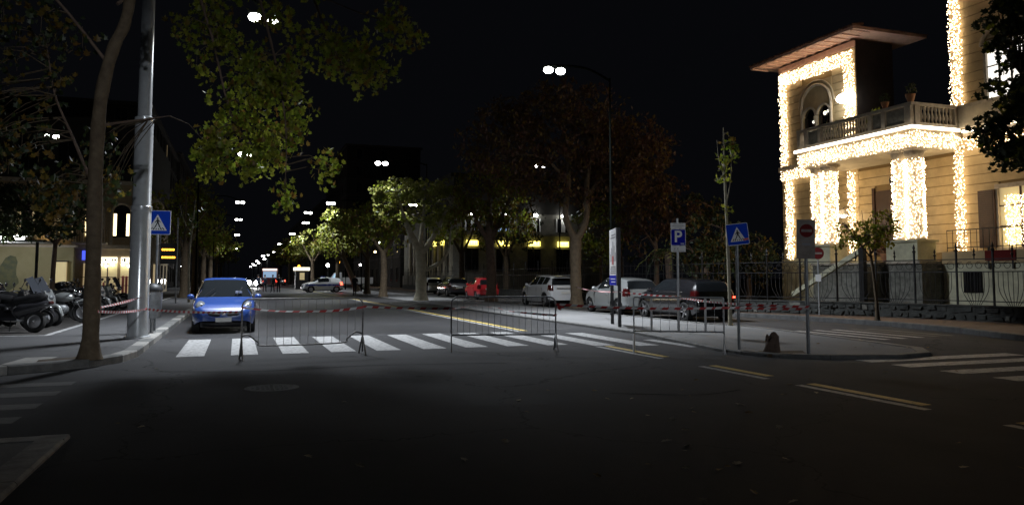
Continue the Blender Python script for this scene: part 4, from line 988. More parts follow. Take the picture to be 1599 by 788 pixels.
G = 'plane trees along the avenue'; LM = [M['leaf'], M['leaf_b']]
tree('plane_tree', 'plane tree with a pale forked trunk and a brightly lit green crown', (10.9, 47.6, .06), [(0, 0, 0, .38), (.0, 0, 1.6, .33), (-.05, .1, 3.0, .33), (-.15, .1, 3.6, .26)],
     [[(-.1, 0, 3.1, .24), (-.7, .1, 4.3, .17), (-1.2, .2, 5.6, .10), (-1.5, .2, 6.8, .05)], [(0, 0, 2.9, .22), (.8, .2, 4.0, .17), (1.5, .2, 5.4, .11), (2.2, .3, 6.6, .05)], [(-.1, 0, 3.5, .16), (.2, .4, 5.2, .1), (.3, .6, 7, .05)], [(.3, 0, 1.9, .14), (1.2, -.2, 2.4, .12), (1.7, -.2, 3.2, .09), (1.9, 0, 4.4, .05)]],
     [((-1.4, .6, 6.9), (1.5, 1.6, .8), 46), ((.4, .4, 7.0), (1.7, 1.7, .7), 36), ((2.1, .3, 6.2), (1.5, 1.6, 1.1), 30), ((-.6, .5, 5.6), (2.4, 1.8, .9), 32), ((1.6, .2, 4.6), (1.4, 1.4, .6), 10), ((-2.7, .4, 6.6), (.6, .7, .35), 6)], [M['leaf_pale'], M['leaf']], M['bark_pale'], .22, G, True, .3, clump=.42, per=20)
tree('plane_tree', 'tall plane tree with a greenish trunk and a huge dim reddish brown crown', (15.85, 34.9, .004), [(0, 0, 0, .30), (-.05, 0, 1.8, .27), (.0, .1, 3.2, .30), (.05, .1, 3.6, .26)],
     [[(-.05, .1, 3.4, .19), (-.5, .2, 4.6, .15), (-.3, .2, 6.3, .12), (-.5, .2, 8.6, .08), (-.9, 0, 10.2, .04)], [(.1, .1, 3.4, .2), (.55, 0, 4.4, .16), (.6, 0, 6.2, .13), (1.0, 0, 8.2, .09), (1.7, 0, 10.6, .04)], [(.8, 0, 8.0, .08), (.3, -.2, 9.6, .05), (-.1, -.2, 10.8, .03)], [(-.35, .2, 6.2, .09), (-1.6, 0, 7.3, .07), (-2.9, 0, 7.5, .04)], [(.6, 0, 5.6, .1), (2.0, .2, 7.0, .07), (3.5, .3, 8, .04)], [(-.4, .2, 7.4, .07), (-2, .4, 9.2, .05), (-3.2, .4, 10.4, .03)]],
     [((-.4, .4, 9.0), (3.4, 2.6, 2.4), 150), ((3.2, .4, 7.8), (2.2, 2.2, 2.0), 90), ((-3.6, .6, 8.2), (2.0, 2, 1.9), 74), ((.5, .4, 6.2), (3.6, 2.2, 1.0), 60), ((4.3, .8, 6.0), (1.3, 1.6, 1.4), 40)], [M['leaf_red'], M['leaf_b']], M['bark'], .20, G, False, .3, clump=.65, per=40)
tree('plane_tree', 'plane tree with a dark brown trunk right of the red car', (14.9, 45.6, .004), [(0, 0, 0, .34), (.0, 0, 2, .3), (-.1, .1, 3.8, .27), (-.1, .1, 5, .2)],
     [[(-.1, 0, 3.6, .18), (-1.0, .2, 5.2, .12), (-1.6, .2, 7, .05)], [(0, 0, 3.9, .18), (.9, .2, 5.6, .12), (1.7, .2, 7.4, .05)], [(-.1, .1, 4.8, .15), (0, .4, 7, .08), (.2, .4, 8.6, .04)]],
     [((0, .3, 7), (2.4, 2, 1.6), 70), ((-1.2, .2, 5.4), (1.5, 1.5, 1.0), 26), ((1.6, .2, 5.2), (1.5, 1.5, 1.2), 30)], LM, M['bark_brown'], .22, G, False, .5, clump=.55)
tree('plane_tree', 'plane tree with a slim trunk left of the pale forked one', (10.2, 57, .06), [(0, 0, 0, .28), (.05, 0, 2, .24), (-.05, 0, 3.4, .2)],
     [[(0, 0, 3.2, .15), (-1.0, .2, 4.6, .1), (-1.7, .2, 6, .05)], [(0, 0, 3.2, .15), (.9, .2, 4.6, .1), (1.5, .2, 6.2, .05)]],
     [((-.3, .2, 5.6), (2.6, 2, 1.5), 70), ((-1.8, 0, 4.9), (1.3, 1.4, .8), 24)], LM, M['bark'], .24, G, False, .3, clump=.55)
def street_tree(label, x, y, h, r, mats, bark, n=60, z=.06, lean=0, dens=1.):
    s = h/7
    tree('plane_tree', label, (x, y, z), [(0, 0, 0, .2*s+.05), (lean*.5, 0, 1.6*s, .18*s+.03), (lean, .1, 3.0*s, .15*s+.03)],
         [[(lean, .1, 2.8*s, .12*s), (lean-r*.3, .2, 4.2*s, .08*s), (lean-r*.55, .2, 5.6*s, .04)], [(lean, .1, 2.8*s, .12*s), (lean+r*.3, .2, 4.2*s, .08*s), (lean+r*.5, .2, 5.8*s, .04)], [(lean, .1, 2.9*s, .12*s), (lean, -.3, 5*s, .07*s), (lean, -.3, 6.3*s, .03)]],
         [((lean, 0, 5.4*s), (r, r, 1.6*s), int(n*.7)), ((lean-r*.4, 0, 4.2*s), (r*.7, r*.7, .9*s), int(n*.18)), ((lean+r*.4, 0, 4.3*s), (r*.7, r*.7, .9*s), int(n*.18))], mats, bark, .2+.0012*y, G, False, .25, twig=False, clump=.5+.002*y, per=int(22*dens))
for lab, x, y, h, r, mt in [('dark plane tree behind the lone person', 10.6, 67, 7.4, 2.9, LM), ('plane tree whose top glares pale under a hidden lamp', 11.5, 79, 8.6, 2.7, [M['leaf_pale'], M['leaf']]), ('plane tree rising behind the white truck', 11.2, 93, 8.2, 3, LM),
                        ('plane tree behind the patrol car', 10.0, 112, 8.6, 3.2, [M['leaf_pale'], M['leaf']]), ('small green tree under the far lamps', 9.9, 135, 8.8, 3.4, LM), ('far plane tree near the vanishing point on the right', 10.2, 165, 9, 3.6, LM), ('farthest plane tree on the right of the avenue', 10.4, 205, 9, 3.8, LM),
                        ('dark plane tree by the grey stone building', 18.8, 66, 8.5, 3, LM), ('dark tree against the lit windows of the grey building', 19.5, 56, 7.2, 2.6, [M['leaf_dk'], M['leaf_b']])]:
    street_tree(lab, x, y, h, r, mt, M['bark'], lean=-1.5 if y == 79 else 0, z=.06 if x < 13.9 else .13)
for lab, x, y, h, r in [('dark plane tree behind the scooters, right of the steel post', -3.4, 57, 8, 2.6), ('plane tree on the left pavement beyond the display board', -3.4, 71, 8.5, 2.8), ('left row plane tree behind the blue car', -3.4, 88, 8.5, 3), ('left row plane tree above the glaring headlights', -3.4, 110, 9, 3.2), ('far left row plane tree', -3.4, 140, 9, 3.4), ('farthest plane tree of the left row', -3.4, 180, 9, 3.6)]:
    street_tree(lab, x, y, h, r, [M['leaf'], M['leaf_b']], M['bark'], n=50, z=.12)
tree('small_tree', 'slim young tree with few leaves behind the bus stop display', (-2.5, 46.5, .12), [(0, 0, 0, .06), (-.05, 0, 2.5, .05), (.1, 0, 4.6, .035), (.2, 0, 5.8, .015)], [[(.05, 0, 4, .02), (.5, 0, 4.7, .015), (.9, 0, 5.2, .008)], [(.05, 0, 3.8, .02), (-.4, 0, 4.6, .012), (-.6, 0, 5.4, .006)]], [((.2, 0, 4.9), (.8, .8, .9), 8)], [M['leaf_dk']], M['bark_pale'], .2, per=8, mix=0)
tree('small_tree', 'slim young tree with a sparse pale tuft at the end of the island', (14.0, 19.7, .06), [(0, 0, 0, .055), (-.03, 0, 2, .05), (-.10, 0, 4.4, .035), (-.12, 0, 6.0, .012)], [[(-.08, 0, 3.6, .018), (.1, 0, 4.4, .012), (.16, 0, 5.2, .006)], [(-.1, 0, 4.4, .018), (-.3, 0, 5.0, .01), (-.36, 0, 5.6, .005)]],
     [((-.1, 0, 5.3), (.35, .35, .6), 12), ((-.15, 0, 4.5), (.3, .3, .4), 6), ((-.05, 0, 3.6), (.12, .12, .3), 2)], [M['leaf'], M['leaf_b']], M['bark_pale'], .15, per=9, clump=.2, star=True)
tree('small_tree', 'small round leafy tree on the pavement in front of the villa steps', (19.0, 19.05, .13), [(0, 0, 0, .075), (-.02, 0, .7, .05), (-.12, 0, 1.6, .045), (-.2, 0, 2.2, .035)], [[(-.18, 0, 2.0, .03), (-.7, .1, 2.6, .02), (-1.1, .1, 3.1, .008)], [(-.18, 0, 2.1, .03), (.2, -.1, 2.7, .02), (.5, -.1, 3.3, .008)], [(-.2, 0, 2.2, .03), (-.2, .2, 2.9, .015), (-.3, .2, 3.5, .006)]],
     [((-.5, 0, 2.75), (.75, .7, .5), 26), ((.15, 0, 2.9), (.65, .6, .6), 26), ((-.95, .1, 2.5), (.4, .5, .3), 8)], [M['leaf'], M['leaf_b']], M['bark'], .11, per=20, clump=.24, star=False)
tree('broad_tree', 'dark leafy tree overhanging the villa at the top right edge', (20.95, 14.2, .13), [(0, 0, 0, .26), (.1, 0, 2.2, .22), (.0, .1, 4.2, .18)], [[(0, .1, 4, .13), (-.7, .3, 5.4, .09), (-1.3, .3, 6.8, .04)], [(0, .1, 4, .13), (.7, .2, 5.6, .08), (1, .2, 7.2, .04)], [(0, .1, 3.8, .1), (-.9, .1, 4.5, .06), (-1.7, .1, 4.9, .03)]],
     [((-.6, .2, 7.2), (1.5, 1.5, 1.7), 110), ((-1.2, .3, 5.2), (1.05, 1.2, .95), 66), ((.6, 0, 6.4), (1.6, 1.5, 1.9), 50), ((-1.4, .3, 8.3), (.7, .8, .6), 14)], [M['leaf_dk'], M['leaf']], M['bark'], .17, clump=.34, per=30, mix=.1, star=True)
# villa garden, seen dark behind the parked cars
for lab, x, y, h, r, m1, nm in [('reddish leaved tree in the dark garden beside the villa', 21.2, 36.5, 7.2, 2.4, 'leaf_red', 'garden_tree'), ('dark tree with a brown trunk left of the villa tower', 24.0, 37, 6.2, 2.2, 'leaf_dk', 'garden_tree'), ('bushy dark garden tree behind the silver car', 20.8, 31.2, 4.4, 1.7, 'leaf_dk', 'garden_tree'),
                            ('dark tree at the back of the garden', 23.5, 45, 7.5, 3, 'leaf_dk', 'garden_tree'), ('garden tree showing between the brown crown and the parking sign', 20.6, 42, 6, 2.2, 'leaf', 'garden_tree'), ('low dark tree beside the lower corner of the villa', 23.6, 31.8, 3.6, 1.5, 'leaf_dk', 'garden_tree')]:
    tree(nm, lab, (x, y, .1), [(0, 0, 0, .16), (.1, 0, h*.25, .13), (.05, 0, h*.5, .09)], [[(.05, 0, h*.42, .07), (-r*.5, 0, h*.65, .04), (-r*.7, 0, h*.8, .02)], [(.05, 0, h*.45, .07), (r*.5, 0, h*.7, .04), (r*.6, 0, h*.85, .02)]],
         [((0, 0, h*.72), (r, r, h*.26), 50), ((0, 0, h*.45), (r*.8, r*.8, h*.15), 16)], [M[m1], M['leaf_b']], M['bark_brown'], .2, 'trees of the villa garden', False, .2, clump=.45)
# fan of drooping fronds
t = thing('palm_tree', 'low palm with drooping pale fronds in the dark garden', 'palm', (19.9, 33.0, .1), 0)
MB().tube([(0, 0, 0), (.05, 0, 1.4), (0, 0, 2.7)], [.2, .16, .17], 12).build('trunk', M['bark_brown'], t, True)
for k in range(13):
    a = 2*PI*k/13+random.uniform(-.2, .2); L = random.uniform(1.2, 1.7); mb = MB()
    P = [Vector((math.cos(a)*L*u, math.sin(a)*L*u, 2.7+.9*u-2.0*u*u*random.uniform(.9, 1.1))) for u in [i/9 for i in range(10)]]
    for i in range(1, 9):
        d = (P[i+1]-P[i]).normalized(); s = Vector((-math.sin(a), math.cos(a), 0))
        for sg in (-1, 1):
            l = .42*(1-abs(i-4.)/7); q = P[i]+s*sg*l+d*.15-Vector((0, 0, .2*l)); mb.add([P[i], P[i]+d*.05, q], [(0, 1, 2)])
    mb.tube(P, .012, 4); mb.build('frond', M['leaf_pale'] if k % 3 == 0 else M['leaf_dk'], t)
# dark dense trees behind the scooters
for lab, x, y in [('dark clipped tree spreading over the wall at the far left', -6.95, 35.2), ('second dark clipped tree at the left edge, over the lit terrace', -9.6, 36.2)]:
    tree('street_tree', lab, (x, y, .12), [(0, 0, 0, .10), (0, 0, 1.5, .09), (.05, 0, 2.9, .08)], [[(.05, 0, 2.7, .06), (-.8, 0, 3.6, .04), (-1.3, 0, 4.4, .02)], [(.05, 0, 2.7, .06), (.7, 0, 3.7, .04), (1, 0, 4.6, .02)]],
         [((-.1, 0, 4.3), (1.7, 1.6, 1.15), 90), ((-.3, 0, 3.2), (1.5, 1.4, .35), 30)], [M['leaf_dk']], M['bark_brown'], .16, 'dark clipped trees by the scooters', False, 0, clump=.36, per=30)
# leaves blown over the road
lf = [plane_leaf_mesh(1., M['leaf_b'], 'fallen_leaf', .1), plane_leaf_mesh(1., M['dry_leaf'], 'fallen_leaf', .1)]
random.seed(11)
for i in range(70):
    y = random.uniform(4.2, 9.8) if i < 56 else random.uniform(11, 14.2); x = random.gauss(4.6, 1.6)*(y/7.)+.3 if i < 56 else random.uniform(10.5, 14)
    if i % 9 == 0: x = random.uniform(-1.5, 3)
    o = bpy.data.objects.new('fallen_leaf', lf[1 if random.random() < .6 else 0]); COL.objects.link(o); s = random.uniform(.05, .10)
    o.location = (x, y, .014+(.06 if x > 9.4 and y > 11 and x < 13.7 else 0)); o.rotation_euler = (random.uniform(-.25, .25), random.uniform(-.25, .25), random.uniform(0, 6)); o.scale = (s*.8, s*1.1, s)
    tag(o, 'small dry leaf lying on the dark asphalt of the junction', 'fallen leaf', 'dry leaves lying on the road')
# ---------------------------------------------------------------- the lit villa
random.seed(5)
VB = Vector((27, 25, 0)); villa = thing('villa', 'ochre corner villa with a tower, columned porch and balcony, all hung with fairy lights', 'villa', VB)
def vp(mb, name, m, parent=None, smooth=False):
    o = mb.build(name, m, parent if parent is not None else villa, smooth)
    if parent is None: o.location = -VB
    return o
def block(x0, x1, y0, y1, z0, z1, m, name='wall'): return vp(MB().box(x0, x1, y0, y1, z0, z1), name, m)
wt = block(27.06, 29.3, 27.98, 33.2, 0, 12.62, M['villa_joint']); vp(MB().box(27.08, 29.3, 27.93, 27.976, 7.2, 12.6), 'side_wall', M['villa_side'])                                 # tower; side wall has its shade put into the colour
wb = block(27.06, 36, 11, 22.85, 0, 13.4, M['villa_joint'])                                     # near wing
wg = block(27.06, 36, 22.86, 27.92, 0, 7.2, M['villa_joint'])                                   # ground floor behind the porch
def clad(parent, y0, y1, z0, z1, n, openings=(), x=27.06, m=None, th=.05):
    """boarded courses: one long piece per course, broken at openings"""
    h = (z1-z0)/n
    for i in range(n):
        a, b = z0+i*h, z0+(i+1)*h-.028; segs = [(y0, y1)]
        for oy0, oy1, oz0, oz1 in openings:
            if b > oz0 and a < oz1:
                ns = []
                for s0, s1 in segs:
                    if oy0 > s0: ns.append((s0, min(s1, oy0)))
                    if oy1 < s1: ns.append((max(s0, oy1), s1))
                segs = [s for s in ns if s[1]-s[0] > .02]
        for s0, s1 in segs: MB().box(x-th-random.uniform(0, .006), x+.01, s0, s1, a, b).build('course', m or M['villa'], parent)
AR = (29.42, 31.58, 7.2, 11.25)
clad(wt, 27.93, 33.2, 7.3, 12.3, 14, [AR])
clad(wt, 27.93, 33.2, 2.5, 7.0, 12, [(29.5, 31.2, 2.5, 5.6)])
UW = (19.3, 21.25, 7.6, 10.4); GW = (19.3, 21.0, 2.62, 4.85)
clad(wb, 11, 22.85, 7.3, 13.3, 16, [UW])
clad(wb, 11, 22.85, 2.5, 7.0, 12, [GW])
clad(wg, 22.86, 27.92, 2.5, 6.4, 10, [(25.6, 27.0, 2.5, 5.4)])
# string course and plinth
vp(MB().box(26.86, 27.05, 27.93, 33.3, 7.02, 7.28), 'string_course', M['stone'])
vp(MB().box(26.86, 27.05, 11, 22.30, 7.02, 7.28), 'string_course', M['stone'])
vp(MB().box(25.3, 26.98, 11, 22.08, .1, 2.0), 'basement_wall', M['villa_base']); vp(MB().box(25.24, 26.98, 11, 22.06, 2.02, 2.46), 'terrace_parapet', M['villa'])
vp(MB().box(26.9, 27.04, 27.93, 33.25, .1, 2.46), 'basement_wall', M['villa_base'])
# eave of the tower
ev = vp(MB().box(25.95, 30.3, 26.85, 34.3, 12.72, 12.86), 'eave', M['eave'])
for i in range(13):
    y = 27.0+i*.592; MB().box(25.98, 27.02, y, y+.09, 12.665, 12.718).build('rafter', M['eave'], ev)
for i in range(6):
    x = 26.02+.16*i; MB().box(x, x+.012, 26.9, 34.2, 12.712, 12.7195).build('board_joint', M['shutter'], ev)
vp(MB().box(26.98, 27.05, 27.9, 33.25, 12.3, 12.6), 'frieze', M['eave'])
mb = MB(); mb.add([(25.9, 26.8, 12.862), (30.4, 26.8, 12.862), (30.4, 34.35, 12.862), (25.9, 34.35, 12.862), (28.1, 30.5, 13.4)], [(0, 1, 4), (1, 2, 4), (2, 3, 4), (3, 0, 4), (3, 2, 1, 0)]); rf = vp(mb, 'roof', M['tile'])
mb = MB()
for i in range(38): y = 26.85+.2*i; mb.tube([(25.88, y, 12.875), (26.5, y, 12.98)], .06, 6)
mb.build('tile_row', M['tile'], rf)
vp(MB().box(26.2, 36.6, 10.5, 23.5, 13.42, 13.6), 'eave', M['eave'])
# twin-arched window of the tower
W0 = vp(MB().box(27.045, 27.055, AR[0], AR[1], 7.28, 11.25), 'arched_window', M['dglass'])
yc = 30.5; Rb = 1.02; zb = 10.05; sub = [(yc-.5, .40), (yc+.5, .40)]; zs = 9.55
mb = MB(); N = 54
for i in range(N):
    ya, yb = AR[0]+(AR[1]-AR[0])*i/N, AR[0]+(AR[1]-AR[0])*(i+1)/N
    def lo(y):
        for c_, r_ in sub:
            if abs(y-c_) < r_: return zs+math.sqrt(r_*r_-(y-c_)**2)
        return 7.28
    ym = (ya+yb)/2; l = lo(ym); mb.box(26.985, 27.04, ya, yb, l, 11.25)
mb.build('arch_panel', M['villa'], W0)
mb = MB(); mb.tube([(26.95, yc+Rb*math.cos(a), zb+Rb*math.sin(a)) for a in [PI*k/22 for k in range(23)]], .075, 8); mb.tube([(26.95, yc-Rb, 7.3), (26.95, yc-Rb, zb)], .075, 8); mb.tube([(26.95, yc+Rb, 7.3), (26.95, yc+Rb, zb)], .075, 8); mb.build('arch_moulding', M['stone'], W0, True)
mb = MB(); mb.tube([(26.96, yc+(Rb+.22)*math.cos(a), zb+(Rb+.22)*math.sin(a)) for a in [PI*k/22 for k in range(23)]], .03, 6); mb.build('outer_moulding', M['villa_pale'], W0, True)
for c_, r_ in sub: MB().tube([(26.955, c_+(r_+.05)*math.cos(a), zs+(r_+.05)*math.sin(a)) for a in [PI*k/16 for k in range(17)]], .06, 8).build('small_arch', M['stone'], W0, True)
MB().lathe([(.09, 7.3), (.09, 7.5), (.065, 7.6), (.06, 9.1), (.10, 9.35), (.11, 9.5)], 12, (26.93, yc, 0)).build('mullion_column', M['stone'], W0, True)
for c_, r_ in sub:
    for s in (-.2, .2): MB().box(27.02, 27.042, c_+s-.02, c_+s+.02, 7.3, 9.5).build('glazing_bar', M['shutter'], W0)
for k, (y, z, r) in enumerate([(30.95, 8.9, .16), (30.75, 9.25, .11), (29.95, 9.55, .14), (29.75, 9.6, .1), (31.35, 8.5, .1), (30.65, 8.6, .1)]):
    MB().ball((27.0, y, z), .03, r*.75, r*.75, 12, 8).build('lit_globe', M['white_win'] if k % 2 else M['lamp_soft'] if 'lamp_soft' in M else M['shop'], W0, True)
# near wing windows
def shuttered(rect, m, lit, nb, nm='window'):
    y0, y1, z0, z1 = rect; o = vp(MB().box(27.03, 27.05, y0, y1, z0, z1), nm, lit)
    for a, b, c_, d in ((y0-.12, y1+.12, z1, z1+.16), (y0-.12, y1+.12, z0-.14, z0), (y0-.12, y0, z0, z1), (y1, y1+.12, z0, z1)): MB().box(26.93, 27.02, a, b, c_, d).build('window_frame', m, o)
    for i in range(1, nb): y = y0+(y1-y0)*i/nb; MB().box(26.98, 27.028, y-.03, y+.03, z0, z1).build('mullion', M['shutter'], o)
    for z in (z0+(z1-z0)*.36, z0+(z1-z0)*.7): MB().box(26.985, 27.027, y0, y1, z-.02, z+.02).build('glazing_bar', M['shutter'], o)
    return o
shuttered(UW, M['stone'], M['white_win'], 4)
mb = MB(); mb.tube([(26.93, 20.27+1.15*math.cos(a), 10.4+.75*math.sin(a)) for a in [PI*k/16 for k in range(17)]], .08, 8); vp(mb, 'window_arch', M['stone'], None, True)
o = shuttered(GW, M['stone'], M['dimwin'], 2)
sh = vp(MB().box(26.86, 26.92, 21.1, 21.78, 2.62, 4.82), 'shutter', M['shutter'])
for i in range(26): MB().box(26.84, 26.862, 21.16, 21.72, 2.68+.081*i, 2.735+.081*i).build('slat', M['shutter'], sh)
# portico: terrace, columns, slab, balcony
PX0 = 24.42; PY0 = 22.48; PY1 = 28.9
vp(MB().box(24.25, 26.88, 22.1, 27.92, .1, 2.02), 'terrace_wall', M['lava_p'])
vp(MB().box(24.15, 26.87, 22.1, 27.9, 2.03, 2.12), 'terrace_floor', M['stone'])
for yc_ in (23.45, 22.82, 28.05, 27.42):
    cx_ = 24.85; c0 = vp(MB().lathe([(.34, 2.95), (.34, 3.02), (.29, 3.08), (.27, 3.2), (.245, 6.0), (.28, 6.05), (.26, 6.1), (.36, 6.3), (.38, 6.42)], 20, (cx_, yc_, 0)), 'column', M['stone'], None, True)
    MB().box(cx_-.38, cx_+.38, yc_-.30, yc_+.30, 6.42, 6.5).build('abacus', M['stone'], c0)
for y0_, y1_ in ((22.38, 23.88), (26.98, 28.48)):
    p_ = vp(MB().box(24.38, 25.32, y0_, y1_, 2.13, 2.86), 'pedestal', M['villa_base']); MB().box(24.3, 25.4, y0_-.08, y1_+.08, 2.862, 2.94).build('pedestal_cap', M['villa_base'], p_)
vp(MB().box(PX0+.05, 27.04, PY0+.05, PY1-.03, 6.52, 7.2), 'porch_beam', M['villa_pale'])
vp(MB().box(PX0-.12, 26.85, PY0-.12, PY1+.1, 7.21, 7.36), 'balcony_floor', M['stone'])
rail = vp(MB().box(PX0-.06, PX0+.16, PY0-.06, PY1, 8.16, 8.28), 'balustrade', M['stone'])
MB().box(PX0+.17, 27.0, PY0-.06, PY0+.16, 8.16, 8.28).build('hand_rail', M['stone'], rail)
MB().box(26.75, 26.97, 19.0, PY0-.08, 8.16, 8.28).build('hand_rail', M['stone'], rail)
MB().box(PX0-.05, PX0+.15, PY0, PY1, 7.365, 7.5).build('base_rail', M['stone'], rail); MB().box(PX0+.16, 27.0, PY0-.05, PY0+.15, 7.365, 7.5).build('base_rail', M['stone'], rail)
MB().box(26.76, 26.96, 19.0, PY0-.08, 7.365, 8.155).build('parapet_panel', M['villa_pale'], rail)
bmesh_ = mesh_only(MB().lathe([(.05, 0), (.05, .05), (.03, .09), (.062, .26), (.03, .46), (.05, .55), (.05, .645)], 8), 'baluster', M['stone'], True)
for a, b in ((PY0+.12, PY0+.26),): pass
peds = [(PY0, .3), (PY0+1.25, .2), (PY0+1.95, .16), (PY0+4.9, .16), (PY0+5.75, .2), (PY1-.2, .2)]
for y, w_ in peds: MB().box(PX0-.04, PX0+.14, y, y+w_, 7.502, 8.158).build('pier', M['stone'], rail)
for y0_, y1_ in ((PY0+.3, PY0+1.25), (PY0+1.41-.0, PY0+1.95), (PY0+5.06, PY0+5.75)):
    MB().box(PX0+.03, PX0+.08, y0_+.02, y1_-.02, 7.55, 8.12).build('dark_panel', M['lava_p'], rail)
y = PY0+2.2
while y < PY0+4.88: inst('baluster', bmesh_, rail, (PX0+.05, y, 7.505)); y += .165
x = PX0+.55
while x < 26.6: inst('baluster', bmesh_, rail, (x, PY0+.05, 7.505)); x += .19
MB().box(26.65, 26.98, PY0-.05, PY0+.15, 7.502, 8.158).build('pier', M['stone'], rail); MB().box(PX0+.16, PX0+.42, PY0-.04, PY0+.14, 7.502, 8.158).build('pier', M['stone'], rail)
# door under the porch and its dark frame
dr = vp(MB().box(26.99, 27.05, 25.65, 26.95, 2.5, 5.35), 'door', M['shutter']); MB().box(26.93, 27.0, 25.5, 25.64, 2.5, 5.5).build('door_frame', M['shutter'], dr); MB().box(26.93, 27.0, 26.96, 27.1, 2.5, 5.5).build('door_frame', M['shutter'], dr)
bw = vp(MB().box(25.26, 25.295, 20.45, 21.2, .95, 1.72), 'basement_window', M['dglass'])
for i in range(6): MB().box(25.24, 25.26, 20.48+.13*i, 20.5+.13*i, .95, 1.72).build('window_bar', M['iron'], bw)
# steps up to the terrace
st = vp(MB().box(23.2, 24.24, 27.88, 28.0, .1, .22), 'steps', M['lava_p'])
for i in range(11):
    MB().box(23.25, 24.24, 27.86-.36*i-.36, 27.86-.36*i, .1, .28+.166*i).build('step', M['lava_p'], st)
MB().bar((23.2, 28.0, .75), (23.2, 24.0, 2.55), .14, .2).build('string_wall', M['villa_base'], st)
MB().box(23.12, 23.3, 23.8, 24.05, .1, 2.7).build('newel', M['iron'], st)
# planters and statue on the balcony corner
def pot(label, loc, s=1., plant='leaf_dk', group=None):
    t = thing('potted_plant', label, 'planter', loc, 0, group)
    MB().lathe([(.10*s, 0), (.17*s, .22*s), (.19*s, .3*s), (.16*s, .3*s), (.14*s, .24*s)], 14).build('pot', M['terracotta'], t, True)
    mb = MB()
    for i in range(60):
        d = in_ball()*.26*s; add_leaf(mb, Vector((d.x, d.y, .48*s+d.z)), .12*s, rnd_rot())
    mb.build('foliage', M[plant], t)
pot('potted plant standing on the corner pier of the balcony', (PX0+.05, PY0+.05, 8.285), 1.)
pot('smaller potted plant on the balcony rail left of the corner one', (PX0+.05, PY0+1.3, 8.285), .85)
pot('dark shrub in a pot in front of the twin arched window', (26.0, 30.2-1.6, 7.365), 1.8); 
pot('leafy pot on the balcony floor behind the rail', (26.2, 25.8, 7.365), 2.0, 'leaf')
pot('round red flowering pot beside the near columns', (24.6, 24.15, 2.125), 1.1, 'leaf_red')
t = thing('lantern', 'dark iron lantern hanging under the porch', 'lantern', (26.0, 25.0, 5.3))
MB().tube([(0, 0, .45), (0, 0, 1.2)], .012, 6).build('chain', M['iron'], t)
MB().lathe([(.03, 0), (.10, .08), (.14, .32), (.10, .42), (.03, .5)], 8).build('cage', M['iron'], t); MB().ball((0, 0, .2), .05).build('bulb', M['warm_lamp'], t, True)
t = thing('wall_lamp', 'white dome lamp on a bracket by the inner porch strip', 'wall lamp', (26.2, 28.1, 4.35))
MB().tube([(.7, 0, .3), (.2, 0, .42), (0, 0, .3)], .02, 6).build('bracket', M['iron'], t); MB().lathe([(.02, .28), (.12, .22), (.21, 0)], 14, cap=False).build('shade', M['wpaint'], t, True); MB().ball((0, 0, 0), .17, .17, .1).build('lens', M['lamp_on'], t, True)
t = thing('flood_lamp', 'bright white flood lamp on the near corner of the tower', 'flood lamp', (26.55, 28.0, 9.9))
MB().bar((.45, 0, .1), (0, 0, .05), .05).build('bracket', M['iron'], t); MB().box(-.1, .1, -.34, .34, .08, .16).build('housing', M['galv_d'], t); MB().ball((-.08, 0, -.06), .22, .56, .24, 16, 8).build('lens', M['lamp_on'], t, True)

# fairy lights: curtains of little bulbs on wires, each curtain lifted off the wall as one piece
def fairy(label, pts, wires, loc):
    loc = Vector(loc); t = thing('fairy_lights', label, 'fairy lights', loc, 0, 'fairy light curtains on the villa')
    mb = MB()
    px_ = random.uniform(0, 9)
    for p in pts:
        q_ = Vector(p); nz = math.sin(q_.y*7.3+px_)*math.sin(q_.z*6.1+px_*2)+math.sin(q_.y*17+q_.z*13+q_.x*9+px_)*.6
        if random.random() < .10+.16*max(0, nz): continue
        p = q_+Vector((random.gauss(0, .012), random.gauss(0, .022), random.gauss(0, .022)))-loc; r = random.uniform(.017, .032)
        mb.add([p+Vector(q)*r for q in ((1, 0, 0), (-1, 0, 0), (0, 1, 0), (0, -1, 0), (0, 0, 1), (0, 0, -1))], [(0, 2, 4), (2, 1, 4), (1, 3, 4), (3, 0, 4), (2, 0, 5), (1, 2, 5), (3, 1, 5), (0, 3, 5)])
    b = mb.build('bulbs', M['fairy'], t); b['kind'] = 'stuff'
    mb = MB()
    for w_ in wires: mb.tube([Vector(p)-loc for p in w_], .006, 4, cap=False)
    mb.build('wires', M['iron'], t)
SP = .074
def curtainX(label, x, y0, y1, z0, z1):
    pts = []; 
    for i in range(int((y1-y0)/SP)+1):
        for j in range(int((z1-z0)/SP)+1): pts.append((x+random.uniform(-.05, .04), y0+SP*i+random.uniform(-.04, .04), z0+SP*j+random.uniform(-.045, .045)))
    vert = (z1-z0) > (y1-y0)
    wires = [[(x, y0+(y1-y0)*(i+.5)/4, z0), (x, y0+(y1-y0)*(i+.5)/4, z1)] for i in range(4)] if vert else [[(x, y0, z0+(z1-z0)*(i+.5)/4), (x, y1, z0+(z1-z0)*(i+.5)/4)] for i in range(4)]
    fairy(label, pts, wires, (x, y0, z0))
def curtainY(label, y, x0, x1, z0, z1):
    pts = []
    for i in range(int((x1-x0)/SP)+1):
        for j in range(int((z1-z0)/SP)+1): pts.append((x0+SP*i+random.uniform(-.04, .04), y+random.uniform(-.04, .05), z0+SP*j+random.uniform(-.045, .045)))
    fairy(label, pts, [[(x0, y, z0+(z1-z0)*(i+.5)/4), (x1, y, z0+(z1-z0)*(i+.5)/4)] for i in range(4)], (x0, y, z0))
